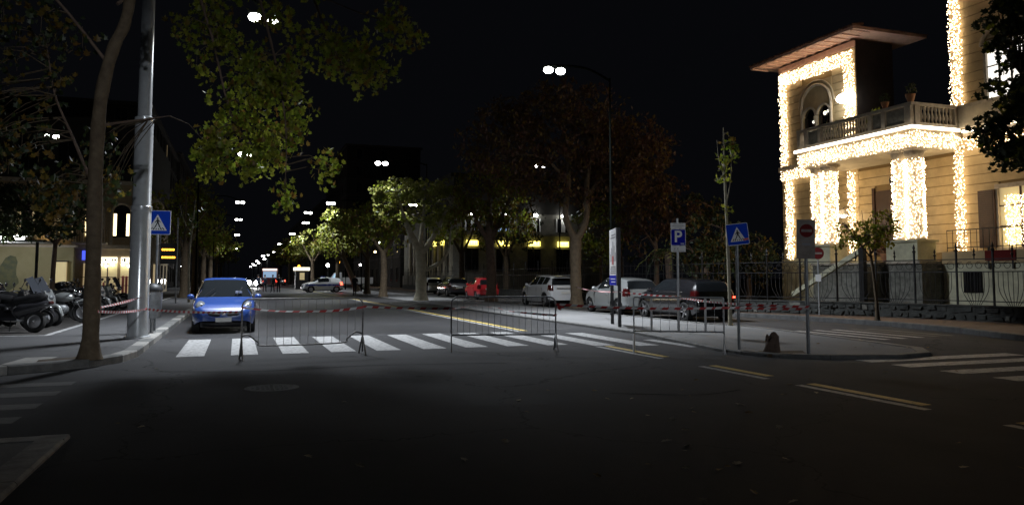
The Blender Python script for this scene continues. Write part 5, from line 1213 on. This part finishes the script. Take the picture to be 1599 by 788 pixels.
def curtainC(label, cx_, cy_, r, z0, z1):
    pts = []; n = int(2*PI*r/.074)
    for i in range(n):
        for j in range(int((z1-z0)/SP)+1):
            a = 2*PI*i/n+random.uniform(-.12, .12); rr = r+random.uniform(0, .07); pts.append((cx_+rr*math.cos(a), cy_+rr*math.sin(a), z0+SP*j+random.uniform(-.04, .04)))
    fairy(label, pts, [[(cx_+r*math.cos(a), cy_+r*math.sin(a), z) for z in (z0, z1)] for a in (0, 1.3, 2.6, 3.9, 5.2)], (cx_, cy_, z0))
FX = 26.9
curtainX('upright strip of lights down the far edge of the tower', FX, 32.62, 33.15, 7.35, 12.2)
curtainX('sloping looking band of lights under the tower eave', FX, 28.0, 33.15, 11.55, 12.15)
curtainX('strip of lights down the near edge of the tower, behind the flood lamp', FX, 27.95, 28.55, 7.45, 11.5)
curtainX('tall strip of lights at the upper near wing, above the balcony end', FX, 22.28, 22.82, 8.2, 12.6)
curtainX('band of lights along the top of the near wing, cut by the picture edge', FX, 17.0, 22.82, 12.65, 13.2)
curtainX('long band of lights under the street side of the balcony', PX0-.05, PY0, PY1, 6.58, 7.14)
curtainY('short band of lights under the narrow side of the balcony', PY0-.03, PX0, 26.8, 6.58, 7.14)
curtainX('band of lights running from the balcony end behind the dark tree', FX-.06, 17.5, 22.4, 6.5, 7.0)
curtainX('short band of lights linking the balcony to the tower edge', FX-.06, 28.95, 33.1, 6.55, 7.0)
curtainX('strip of lights down the lower far edge of the tower', FX, 32.3, 32.85, 2.45, 6.5)
curtainX('slim strip of lights beside the porch door, behind the small tree', FX, 28.1, 28.5, 2.5, 6.4)
curtainX('strip of lights on the lower near wing beside the shuttered window', FX, 22.4, 22.84, 2.6, 6.45)
curtainC('lights wrapped round the left column of the near pair', 24.85, 23.45, .30, 3.05, 6.1)
curtainC('lights wrapped round the right column of the near pair', 24.85, 22.82, .30, 3.05, 6.1)
curtainC('lights wrapped round the left column of the far pair', 24.85, 28.05, .30, 3.05, 6.2)
curtainC('lights wrapped round the right column of the far pair', 24.85, 27.42, .30, 3.05, 6.2)
curtainX('bright curtain of lights in the ground floor window', 26.95, 19.9, 20.75, 2.75, 4.6)
# led line along the balcony floor
t = thing('led_strip', 'continuous white light strip along the foot of the balcony', 'light strip', (PX0-.12, PY0-.12, 7.24))
MB().box(-.045, -.003, 0, PY1-PY0+.2, -.01, .11).build('street_side_tube', M['led'], t); MB().box(-.045, 2.43, -.045, -.003, -.01, .11).build('narrow_side_tube', M['led'], t)
t = thing('led_strip', 'white light strip on the string course of the near wing', 'light strip', (26.84, 18.0, 7.2)); MB().box(-.04, 0.018, 0, 4.3, -.02, .08).build('tube', M['led'], t)

# ---------------------------------------------------------------- iron fence on its lava stone wall
FP = [(18.95, 92), (18.95, 60), (18.95, 26.2), (20.15, 23.9), (21.35, 21.4), (22.0, 18.7), (22.45, 15.2), (22.6, 9)]
fen = thing('iron_fence', 'dark wrought iron fence with curled bars on a rough lava stone wall', 'fence', (20.15, 23.9, .13)); FO = Vector((20.15, 23.9, .13))
def fl(x, y, z): return Vector((x, y, z))-FO
np_ = 0
for (ax, ay), (bx, by) in zip(FP, FP[1:]):
    a, b = Vector((ax, ay, .13)), Vector((bx, by, .13)); L = (b-a).length; d = (b-a)/L; near = ay < 60; q = Vector((-d.y, d.x, 0))
    A = a-FO; 
    mb = MB(); mb.bar(A+Vector((0, 0, .22)), A+d*L+Vector((0, 0, .22)), .30, .44); mb.build('base_wall', M['lava'], fen)
    mb = MB(); mb.bar(A+Vector((0, 0, .47)), A+d*L+Vector((0, 0, .47)), .36, .05); mb.build('coping', M['lava'], fen)
    if near and ay < 30:      # rough facing stones
        x = .0
        for row in range(2):
            x = random.uniform(0, .2)
            while x < L-.15:
                l = random.uniform(.16, .52); p = A+d*(x+l/2)+Vector((0, 0, .115+.22*row+random.uniform(-.035, .03))); s = -1
                T = Matrix.Translation(p) @ Matrix(((d.x, q.x, 0, 0), (d.y, q.y, 0, 0), (0, 0, 1, 0), (0, 0, 0, 1)))
                for sg in (-1,):
                    e = random.uniform(.155, .19); mb = MB(); h_ = random.uniform(.06, .115)
                    vs = [(-l/2+.01, .1, -h_), (l/2-.01, .1, -h_), (l/2-.01, .1, h_), (-l/2+.01, .1, h_)]+[(vx*random.uniform(.45, .95), -e-random.uniform(0, .03), vz*random.uniform(.4, .95)) for vx, vz in ((-l/2, -h_), (l/2, -h_), (l/2, h_), (-l/2, h_))]
                    vs = [T @ Vector(v) for v in vs]; mb.add(vs, [(4, 5, 6, 7), (0, 1, 5, 4), (1, 2, 6, 5), (2, 3, 7, 6), (3, 0, 4, 7)]); mb.build('stone', M['lava_p'] if random.random() < .06 else M['lava'], fen)
                x += l
    n = max(1, round(L/(1.15 if near else 2.5)))
    for i in range(n):
        p0 = A+d*(L*i/n); p1 = A+d*(L*(i+1)/n); w_ = (p1-p0).length; up = lambda p, z: p+Vector((0, 0, z))
        mb = MB(); mb.bar(up(p0, .5), up(p0, 2.2), .05, .05); mb.lathe([(.045, 2.2), (.06, 2.24), (.02, 2.3), (.045, 2.36), (.005, 2.5)], 8, p0); mb.build('fence_post', M['iron'], fen)
        for z in (.62, 1.55, 1.95): MB().bar(up(p0, z), up(p1, z), .03, .03).build('fence_rail', M['iron'], fen)
        if not near or ay > 40: 
            for k in range(1, 6): MB().bar(up(p0.lerp(p1, k/6), .5), up(p0.lerp(p1, k/6), 2.05), .02).build('fence_bar', M['iron'], fen)
            continue
        for k in range(4):     # curls between the top rails
            c_ = p0.lerp(p1, (k+.5)/4); rr = w_/8*.85; mb = MB(); mb.tube([up(c_+d*(rr*(1-.04*j)*math.cos(j*.6+1.2)), 1.75+rr*(1-.04*j)*math.sin(j*.6+1.2)) for j in range(14)], .009, 5, cap=False); mb.build('scroll', M['iron'], fen)
        for k in range(1, 8):  # bars that fan out from the foot of the post
            u = k/8; mb = MB(); s0 = p0.lerp(p1, .5+(u-.5)*.35); s1 = p0.lerp(p1, u); mid = p0.lerp(p1, .5+(u-.5)*.95); mb.tube(spline([up(s0, .5), up(mid, .95), up(s1, 1.56)], 4), .010, 5, cap=False); mb.build('curved_bar', M['iron'], fen)
        if i % 1 == 0:
            mb = MB(); c_ = p0.lerp(p1, .5); mb.lathe([(.018, 1.95), (.02, 2.05), (.05, 2.09), (.012, 2.14), (.035, 2.2), (.004, 2.32)], 6, c_); mb.build('finial', M['iron'], fen)
# red board and terrace rail in front of the near wing
t = thing('banner', 'dark red board fixed on the terrace rail of the near wing', 'board', (25.2, 19.1, 2.1)); MB().box(0, .03, 0, 1.15, 0, .36).build('board', M['dark_red'], t); MB().box(.03, .05, .1, .16, -.3, .5).build('fixing_post', M['iron'], t); MB().box(.03, .05, 1.0, 1.06, -.3, .5).build('fixing_post', M['iron'], t)
t = thing('terrace_railing', 'thin iron railing on top of the pale basement of the near wing', 'railing', (25.4, 21.95, 2.465))
MB().bar((0, 0, .8), (0, -10, .8), .035).build('hand_rail', M['iron'], t); MB().bar((0, 0, .15), (0, -10, .15), .03).build('lower_rail', M['iron'], t)
for i in range(40): MB().bar((0, -.25*i, 0), (0, -.25*i, .8), .016).build('bar', M['iron'], t)
sheet('garden_ground', [(19.0, 92), (19.0, 26), (20.2, 23.9), (21.4, 21.4), (22.1, 18.7), (22.5, 15.2), (22.7, 9), (60, 9), (60, 92)], .136, M['soil'], 'dark ground of the villa garden behind the fence')

# ---------------------------------------------------------------- other buildings
WM = {}
def window_mesh(w_, h_):
    k = (w_, h_)
    if k not in WM:
        f = MB()
        for a, b, c_, d in ((-w_/2-.1, w_/2+.1, h_, h_+.14), (-w_/2-.14, w_/2+.14, -.12, 0), (-w_/2-.1, -w_/2, 0, h_), (w_/2, w_/2+.1, 0, h_)): f.box(a, b, -.09, .02, c_, d)
        f.box(-.03, .03, -.04, .02, 0, h_)
        p_ = MB().box(-w_/2, w_/2, -.02, .015, 0, h_)
        WM[k] = (mesh_only(f, 'window', M['trim_dark']), p_)
    return WM[k]
def building(label, x0, x1, y0, y1, h, m, floors, faces, lit=.05, ww=1.1, name='apartment_building', first=4.2, wh=1.9, gap=3.1, litm=None):
    cx_, cy_ = (x0+x1)/2, (y0+y1)/2; t = thing(name, label, 'building', (cx_, cy_, 0))
    MB().box(x0-cx_, x1-cx_, y0-cy_, y1-cy_, 0, h).build('wall', m, t)
    MB().box(x0-cx_-.35, x1-cx_+.35, y0-cy_-.35, y1-cy_+.35, h+.002, h+.35).build('cornice', M['trim_dark'], t)
    fm, pm = window_mesh(ww, wh); pms = {}
    for fc in faces:
        L = (y1-y0) if fc in 'EW' else (x1-x0); n = max(1, int(L/gap)); fh = (h-first)/floors
        for f in range(floors+1):
            for i in range(n):
                u = (i+.5)/n*L; z = (.9 if f == 0 else first+fh*(f-1)+.7)
                if fc == 'W': loc, r = (x0-cx_, y1-cy_-u, z), -PI/2
                elif fc == 'E': loc, r = (x1-cx_, y0-cy_+u, z), PI/2
                else: loc, r = (x0-cx_+u, y0-cy_, z), 0
                o = inst('window', fm, t, loc, (0, 0, r)); mm = (litm or M['dimwin']) if random.random() < lit else M['dglass']
                if mm not in pms: pms[mm] = mesh_only(pm, 'pane', mm)
                inst('pane', pms[mm], o)
        for f in range(1, floors+1):
            z = first+fh*(f-1); mb = MB()
            if fc == 'W': mb.box(x0-cx_-.12, x0-cx_-.002, y0-cy_, y1-cy_, z, z+.2)
            elif fc == 'E': mb.box(x1-cx_+.002, x1-cx_+.12, y0-cy_, y1-cy_, z, z+.2)
            else: mb.box(x0-cx_, x1-cx_, y0-cy_-.12, y0-cy_-.002, z, z+.2)
            mb.build('string_course', M['trim_dark'], t)
    return t
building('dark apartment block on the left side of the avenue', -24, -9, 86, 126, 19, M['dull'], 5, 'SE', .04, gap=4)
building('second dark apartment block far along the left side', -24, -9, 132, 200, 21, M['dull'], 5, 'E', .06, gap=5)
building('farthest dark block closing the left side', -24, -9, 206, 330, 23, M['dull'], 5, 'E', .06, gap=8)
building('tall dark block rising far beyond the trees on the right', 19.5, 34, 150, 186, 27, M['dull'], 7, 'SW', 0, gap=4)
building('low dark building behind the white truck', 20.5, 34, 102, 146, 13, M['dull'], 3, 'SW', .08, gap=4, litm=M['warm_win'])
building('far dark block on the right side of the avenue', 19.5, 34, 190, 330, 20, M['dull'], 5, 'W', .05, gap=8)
# grey stone building with yellow signs
gx0, gx1, gy0, gy1 = 20.2, 38, 74, 98
gb = thing('stone_building', 'grey stone corner building with glowing yellow signs over its dark windows', 'building', (gx0, gy0, 0))
MB().box(0, gx1-gx0, 0, gy1-gy0, 0, 8.0).build('wall', M['grey_stone'], gb); MB().box(.02, gx1-gx0, .02, gy1-gy0, 8.001, 11.5).build('upper_wall', M['dull'], gb); MB().box(-.4, gx1-gx0+.4, -.4, gy1-gy0+.4, 11.502, 11.9).build('cornice', M['dull'], gb)  # upper wall and cornice coloured dark to stand for unlit storeys
MB().box(-.16, gx1-gx0, -.16, -.002, 0, 1.7).build('plinth', M['grey_stone'], gb); MB().box(-.18, gx1-gx0, -.2, -.003, 5.75, 6.05).build('string_course', M['grey_stone'], gb)
MB().box(-.16, -.003, 0, gy1-gy0, 0, 1.7).build('plinth', M['grey_stone'], gb); MB().box(-.2, -.004, 0, gy1-gy0, 5.75, 6.05).build('string_course', M['grey_stone'], gb)
for i in range(9):
    y = .2+2.4*i; p_ = MB().box(-.22, -.01, y, y+.75, 1.702, 5.7).build('pilaster', M['villa_pale'], gb)
    if i < 8:
        o = MB().box(-.04, -.005, y+1.0, y+2.15, 2.0, 5.0).build('window', M['dglass'], gb); MB().box(-.07, -.041, y+1.54, y+1.6, 2.0, 5.0).build('glazing_bar', M['iron'], o)
for i, xx in enumerate([1.9, 5.2, 8.6, 11.8]):
    o = MB().box(xx-.7, xx+.7, -.05, -.005, 2.1, 4.4).build('window', M['dglass'], gb); MB().box(xx-.85, xx+.85, -.12, -.006, 4.41, 4.6).build('lintel', M['grey_stone'], o)
    MB().box(xx-.03, xx+.03, -.08, -.051, 2.1, 4.4).build('glazing_bar', M['iron'], o)
    o = MB().box(xx-.75, xx+.75, -.05, -.005, 6.2, 7.6).build('window', M['bluewin'] if i in (1, ) else M['dglass'], gb)
    for s in (-.75, .6): MB().box(xx+s, xx+s+.15, -.1, -.051, 6.2, 7.6).build('jamb', M['wpaint'], o)
    MB().box(xx-.15, xx+.3, -.09, -.052, 6.2, 7.5).build('curtain', M['wpaint'], o)
    s_ = thing('lit_sign', ['half hidden yellow lit sign left of the dark trunk', 'yellow lit sign right of the dark trunk', 'yellow lit sign above the white car', 'yellow lit sign beside the tall pale trunk'][i], 'lit sign', (gx0+xx, gy0-.22, 4.95), 0, 'yellow signs of the stone building')
    MB().box(-.58, .58, -.12, .2, -.26, .26).build('sign_box', M['yellow_sign'], s_); mb = MB()
    for k in range(6): x = -.5+.17*k; mb.box(x, x+.04, -.135, -.121, -.15, .15); mb.box(x, x+.14, -.135, -.121, .11, .15 if k % 2 else .16)
    mb.build('lettering', M['warm_win'], s_)
    l_ = thing('wall_lamp', ['small bluish lamp above the first window of the stone building', 'lamp above the blue lit window', 'brightest lamp of the stone building wall', 'lamp left of the tall trunk on the stone wall'][i], 'wall lamp', (gx0+xx, gy0-.35, 7.9), 0, 'lamps on the stone building')
    MB().bar((0, .35, .12), (0, 0, .1), .05).build('bracket', M['iron'], l_); MB().ball((0, 0, 0), .24 if i != 2 else .36, .2, .16, 12, 6).build('lens', M['lamp_on'], l_, True)
for y in (3.2, 6.4):
    s_ = thing('lit_sign', 'small yellow sign on the pale side of the stone building, %s' % ('nearer its corner' if y < 4 else 'behind the forked trunk'), 'lit sign', (gx0-.3, gy0+y, 5.1), 0, 'yellow signs of the stone building'); MB().box(-.1, .05, -.5, .5, -.26, .26).build('sign_box', M['yellow_sign'], s_); MB().box(-.115, -.101, -.3, .3, -.03, .03).build('lettering', M['warm_win'], s_)
em('yellow_dim', (1, .75, .2), 1.0)
# shop building at the left
sx, sy = -6.6, 62
sb = thing('shop_building', 'pale corner building with brightly lit shop windows and an arched first floor', 'building', (sx, sy, 0))
MB().box(-12, 0, 0, 22, 0, 8.2).build('wall', M['ochre'], sb); MB().box(-12, -.01, .01, 22, 8.201, 13).build('upper_wall', M['dull'], sb)  # upper storeys darkened in colour, as if out of the lamp light
for z in (3.55, 8.2): MB().box(-12, .15, -.2, -.003, z, z+.28).build('string_course', M['stone'], sb)
def goods(o, x, y, z):
    for k in range(5):
        a = x-.5+.22*k; h_ = random.uniform(.4, 1.3); MB().box(a, a+random.uniform(.1, .2), y, y+.05, z, z+h_).build('goods', M[random.choice(['black', 'plastic', 'wpaint', 'cloth_b', 'pinkp'])], o)
    for zz in (.9, 1.5): MB().box(x-.6, x+.6, y+.02, y+.055, zz, zz+.04).build('shelf', M['iron'], o)
def letters(o, x0, x1, y, z0, z1):
    mb = MB(); x = x0
    while x < x1-.12:
        w_ = random.uniform(.07, .14); mb.box(x, x+.035, y, y+.014, z0, z1); mb.box(x+.036, x+w_, y, y+.013, random.choice([z0, z1-.05]), random.choice([z0+.06, z1])); x += w_+.06
    mb.build('lettering', M['black'], o)
for i, x in enumerate([-.75, -2.2]):
    o = MB().box(x-.62, x+.62, -.06, -.004, .35, 2.5).build('shop_window', M['dimwin'], sb); goods(o, x, -.12, .36); MB().box(x-.03, x+.03, -.09, -.061, .35, 2.5).build('glazing_bar', M['iron'], o); MB().box(x-.7, x+.7, -.1, -.0045, 0, .35).build('stall_riser', M['stone'], o)
    sg = MB().box(x-.6, x+.6, -.12, -.005, 2.55, 2.95).build('shop_sign', M['shop'], sb); letters(sg, x-.55, x+.55, -.135, 2.62, 2.88)
    for k in range(3): MB().ball((x-.45+.4*k, -.3, 2.42-.1*(k % 2)), .10).build('shop_lamp', M['glare'], sg, True)
o = MB().box(-3.75, -2.95, -.06, -.004, .2, 2.5).build('shop_window', M['dimwin'], sb); goods(o, -3.3, -.12, .25); MB().box(-3.36, -3.32, -.09, -.061, .2, 2.5).build('glazing_bar', M['iron'], o)
MB().box(-3.85, -2.9, -.12, -.005, 2.75, 3.4).build('shop_sign', M['shop_blue'], sb); MB().box(-.3, -.02, -.1, -.006, .4, 2.3).build('lit_showcase', M['yellow_dim'], sb)
for i, x in enumerate([-1.4, -3.2, -5.0, -7.4]):
    mb = MB(); r = .55; N = 12; pts = [(x-r, 4.4), (x+r, 4.4)]+[(x+r*math.cos(PI*k/N), 6.2+r*math.sin(PI*k/N)) for k in range(N+1)]
    T = Matrix(((1, 0, 0, 0), (0, 0, 1, 0), (0, 1, 0, 0), (0, 0, 0, 1))); mb.prism(pts, -.05, -.004, T); o = mb.build('arched_window', M['dimwin'] if i in (1,) else M['dglass'], sb)
    for s in (-.42, .42): MB().box(x+s-.1, x+s+.1, -.075, -.052, 4.5, 6.1).build('lit_blind', M['warm_win'] if i < 2 else M['dimwin'], o)
    MB().tube([(x+(r+.1)*math.cos(PI*k/N), -.08, 6.2+(r+.1)*math.sin(PI*k/N)) for k in range(N+1)], .09, 6).build('arch_moulding', M['stone'], o, True)
    for s in (-1, 1): MB().box(x+s*.65-.09, x+s*.65+.09, -.15, -.006, 3.85, 6.2).build('pilaster', M['stone'], o)
    w3 = MB().box(x-.55, x+.55, -.05, -.004, 9.2, 11.2).build('window', M['dglass'], sb); MB().box(x-.68, x+.68, -.14, -.006, 9.0, 9.19).build('sill', M['dull'], w3); MB().box(x-.03, x+.03, -.08, -.051, 9.2, 11.2).build('glazing_bar', M['iron'], w3)
bl = MB().box(-4.4, -2.2, -1.1, -.21, 3.86, 4.0).build('balcony', M['stone'], sb)
for i in range(14): MB().bar((-4.38+.166*i, -1.08, 4.0), (-4.38+.166*i, -1.08, 4.9), .03).build('railing_bar', M['iron'], bl)
for i in range(6):
    o = MB().box(.004, .05, 1.5+3.4*i, 2.9+3.4*i, .4, 2.6).build('shop_window', M['dimwin'] if i in (0, 2) else M['dglass'], sb)
aw = thing('shop_lamp', 'warm globe lamp on a bracket before the shop building', 'wall lamp', (sx-5.9, sy-.5, 4.6)); MB().bar((0, .5, .2), (0, 0, .1), .04).build('bracket', M['iron'], aw); MB().ball((0, 0, 0), .2).build('globe', M['warm_lamp'], aw, True)
# painted wall with lit terrace roof
t = thing('painted_wall', 'long yellowish wall with faint painted figures behind the scooters', 'wall', (-14, 40, .12))
MB().box(-14, 6.9, 0, .35, 0, 2.75).build('wall_face', M['mural'], t); MB().box(-14, 7.0, -.06, .41, 2.752, 2.85).build('coping', M['stone'], t)
mb = MB()
for cx_ in (1.6, 3.0, 4.3):
    pts = [(cx_+.5*(1+.3*math.sin(3*a+cx_))*math.cos(a), 1.5+.75*(1+.25*math.cos(2*a+cx_))*math.sin(a)) for a in [2*PI*k/18 for k in range(18)]]; face(pts, .003, .006, mb)
mb.build('painted_figures', M['mural_d'], t)
t = thing('terrace_roof', 'thin terrace roof with glaring white lamps at the far left', 'awning', (-9.4, 38.0, .12))
MB().box(-3, 1.7, -1.2, 1.2, 2.85, 2.95).build('roof_panel', M['galv_d'], t)
for x in (-2.8, -.6, 1.5):
    MB().bar((x, -1.1, 0), (x, -1.1, 2.84), .1).build('post', M['iron'], t)
for x, r in ((-.6, .34), (.15, .2), (.75, .24)):
    MB().ball((x, -.9, 3.02), r, .2, .13, 12, 6).build('lamp', M['lamp_on'], t, True)
l = bpy.data.lights.new('lamp_light', 'POINT'); l.energy = 110; l.shadow_soft_size = .2; o = bpy.data.objects.new('lamp_light', l); COL.objects.link(o); o.parent = t; o.location = (.3, -.9, 2.6)
t = thing('poster_light', 'small glowing pinkish panel on the wall behind the scooters', 'lit panel', (-7.55, 39.85, 1.2)); MB().box(-.22, .22, -.08, .1, 0, 1.0).build('panel', M['pink_dim'] if 'pink_dim' in M else M['dimwin'], t); MB().box(-.26, .26, -.06, .12, 1.002, 1.06).build('frame_top', M['iron'], t)
for i, (x, y, z, lab) in enumerate([(-8.6, 92, 3.0, 'shop lamp on the far left pavement, nearest of the left lights'), (-8.4, 108, 3.2, 'white lamp over a far left shop door'), (-8.0, 128, 3.0, 'faint lamp farther along the left pavement'), (-7.6, 152, 3.4, 'last small lamp of the left pavement'), (18.6, 108, 6.2, 'small lamp glinting through the right trees, upper one'), (19, 100, 7.2, 'small lamp glinting high among the leaves behind the slim trunk'), (18.8, 112, 5.0, 'small lamp glinting low among the right trees'), (17.6, 118, 3.2, 'lamp low behind the white truck'), (11.0, 150, 3.5, 'faint lamp between the far right trees')]):
    t = thing('post_light', lab, 'post light', (x, y, .1), 0, 'small lights beyond the patrol car'); MB().lathe([(.05, 0), (.04, z)], 8).build('post', M['iron'], t); MB().ball((0, 0, z+.1), .17, .17, .17, 10, 6).build('lamp', M['far_on' if i % 3 else 'warm_lamp'], t, True)
# far shop fronts on the avenue: glimpses of light behind the truck
t = thing('lit_kiosk', 'white lit kiosk beyond the patrol car', 'kiosk', (7.9, 104, 0))
MB().box(-.8, .8, -1, 1, 0, 2.4).build('body', M['black'], t); MB().box(-.95, .95, -1.2, 1.2, 2.402, 2.8).build('lit_fascia', M['shop'], t); MB().box(-.3, .3, -1.03, -1.0, 1.2, 2.1).build('counter_window', M['dimwin'], t)
for i, (x, y, z, m_, lab) in enumerate([(10.6, 98, 2.9, 'far_on', 'small white lamp on a post right of the kiosk'), (12.6, 104, 3.4, 'orange', 'orange traffic light over the truck'), (9.3, 128, 3.2, 'orange', 'farther orange traffic light beside the trees'), (17.4, 97, 3.9, 'far_on', 'cluster lamp glowing through the trees right of the truck')]):
    t = thing('post_light', lab, 'post light', (x, y, 0), 0, 'small lights beyond the patrol car'); MB().lathe([(.06, 0), (.05, z)], 8).build('post', M['iron'], t); MB().ball((0, 0, z+.1), .2, .2, .22, 10, 6).build('lamp', M[m_], t, True)
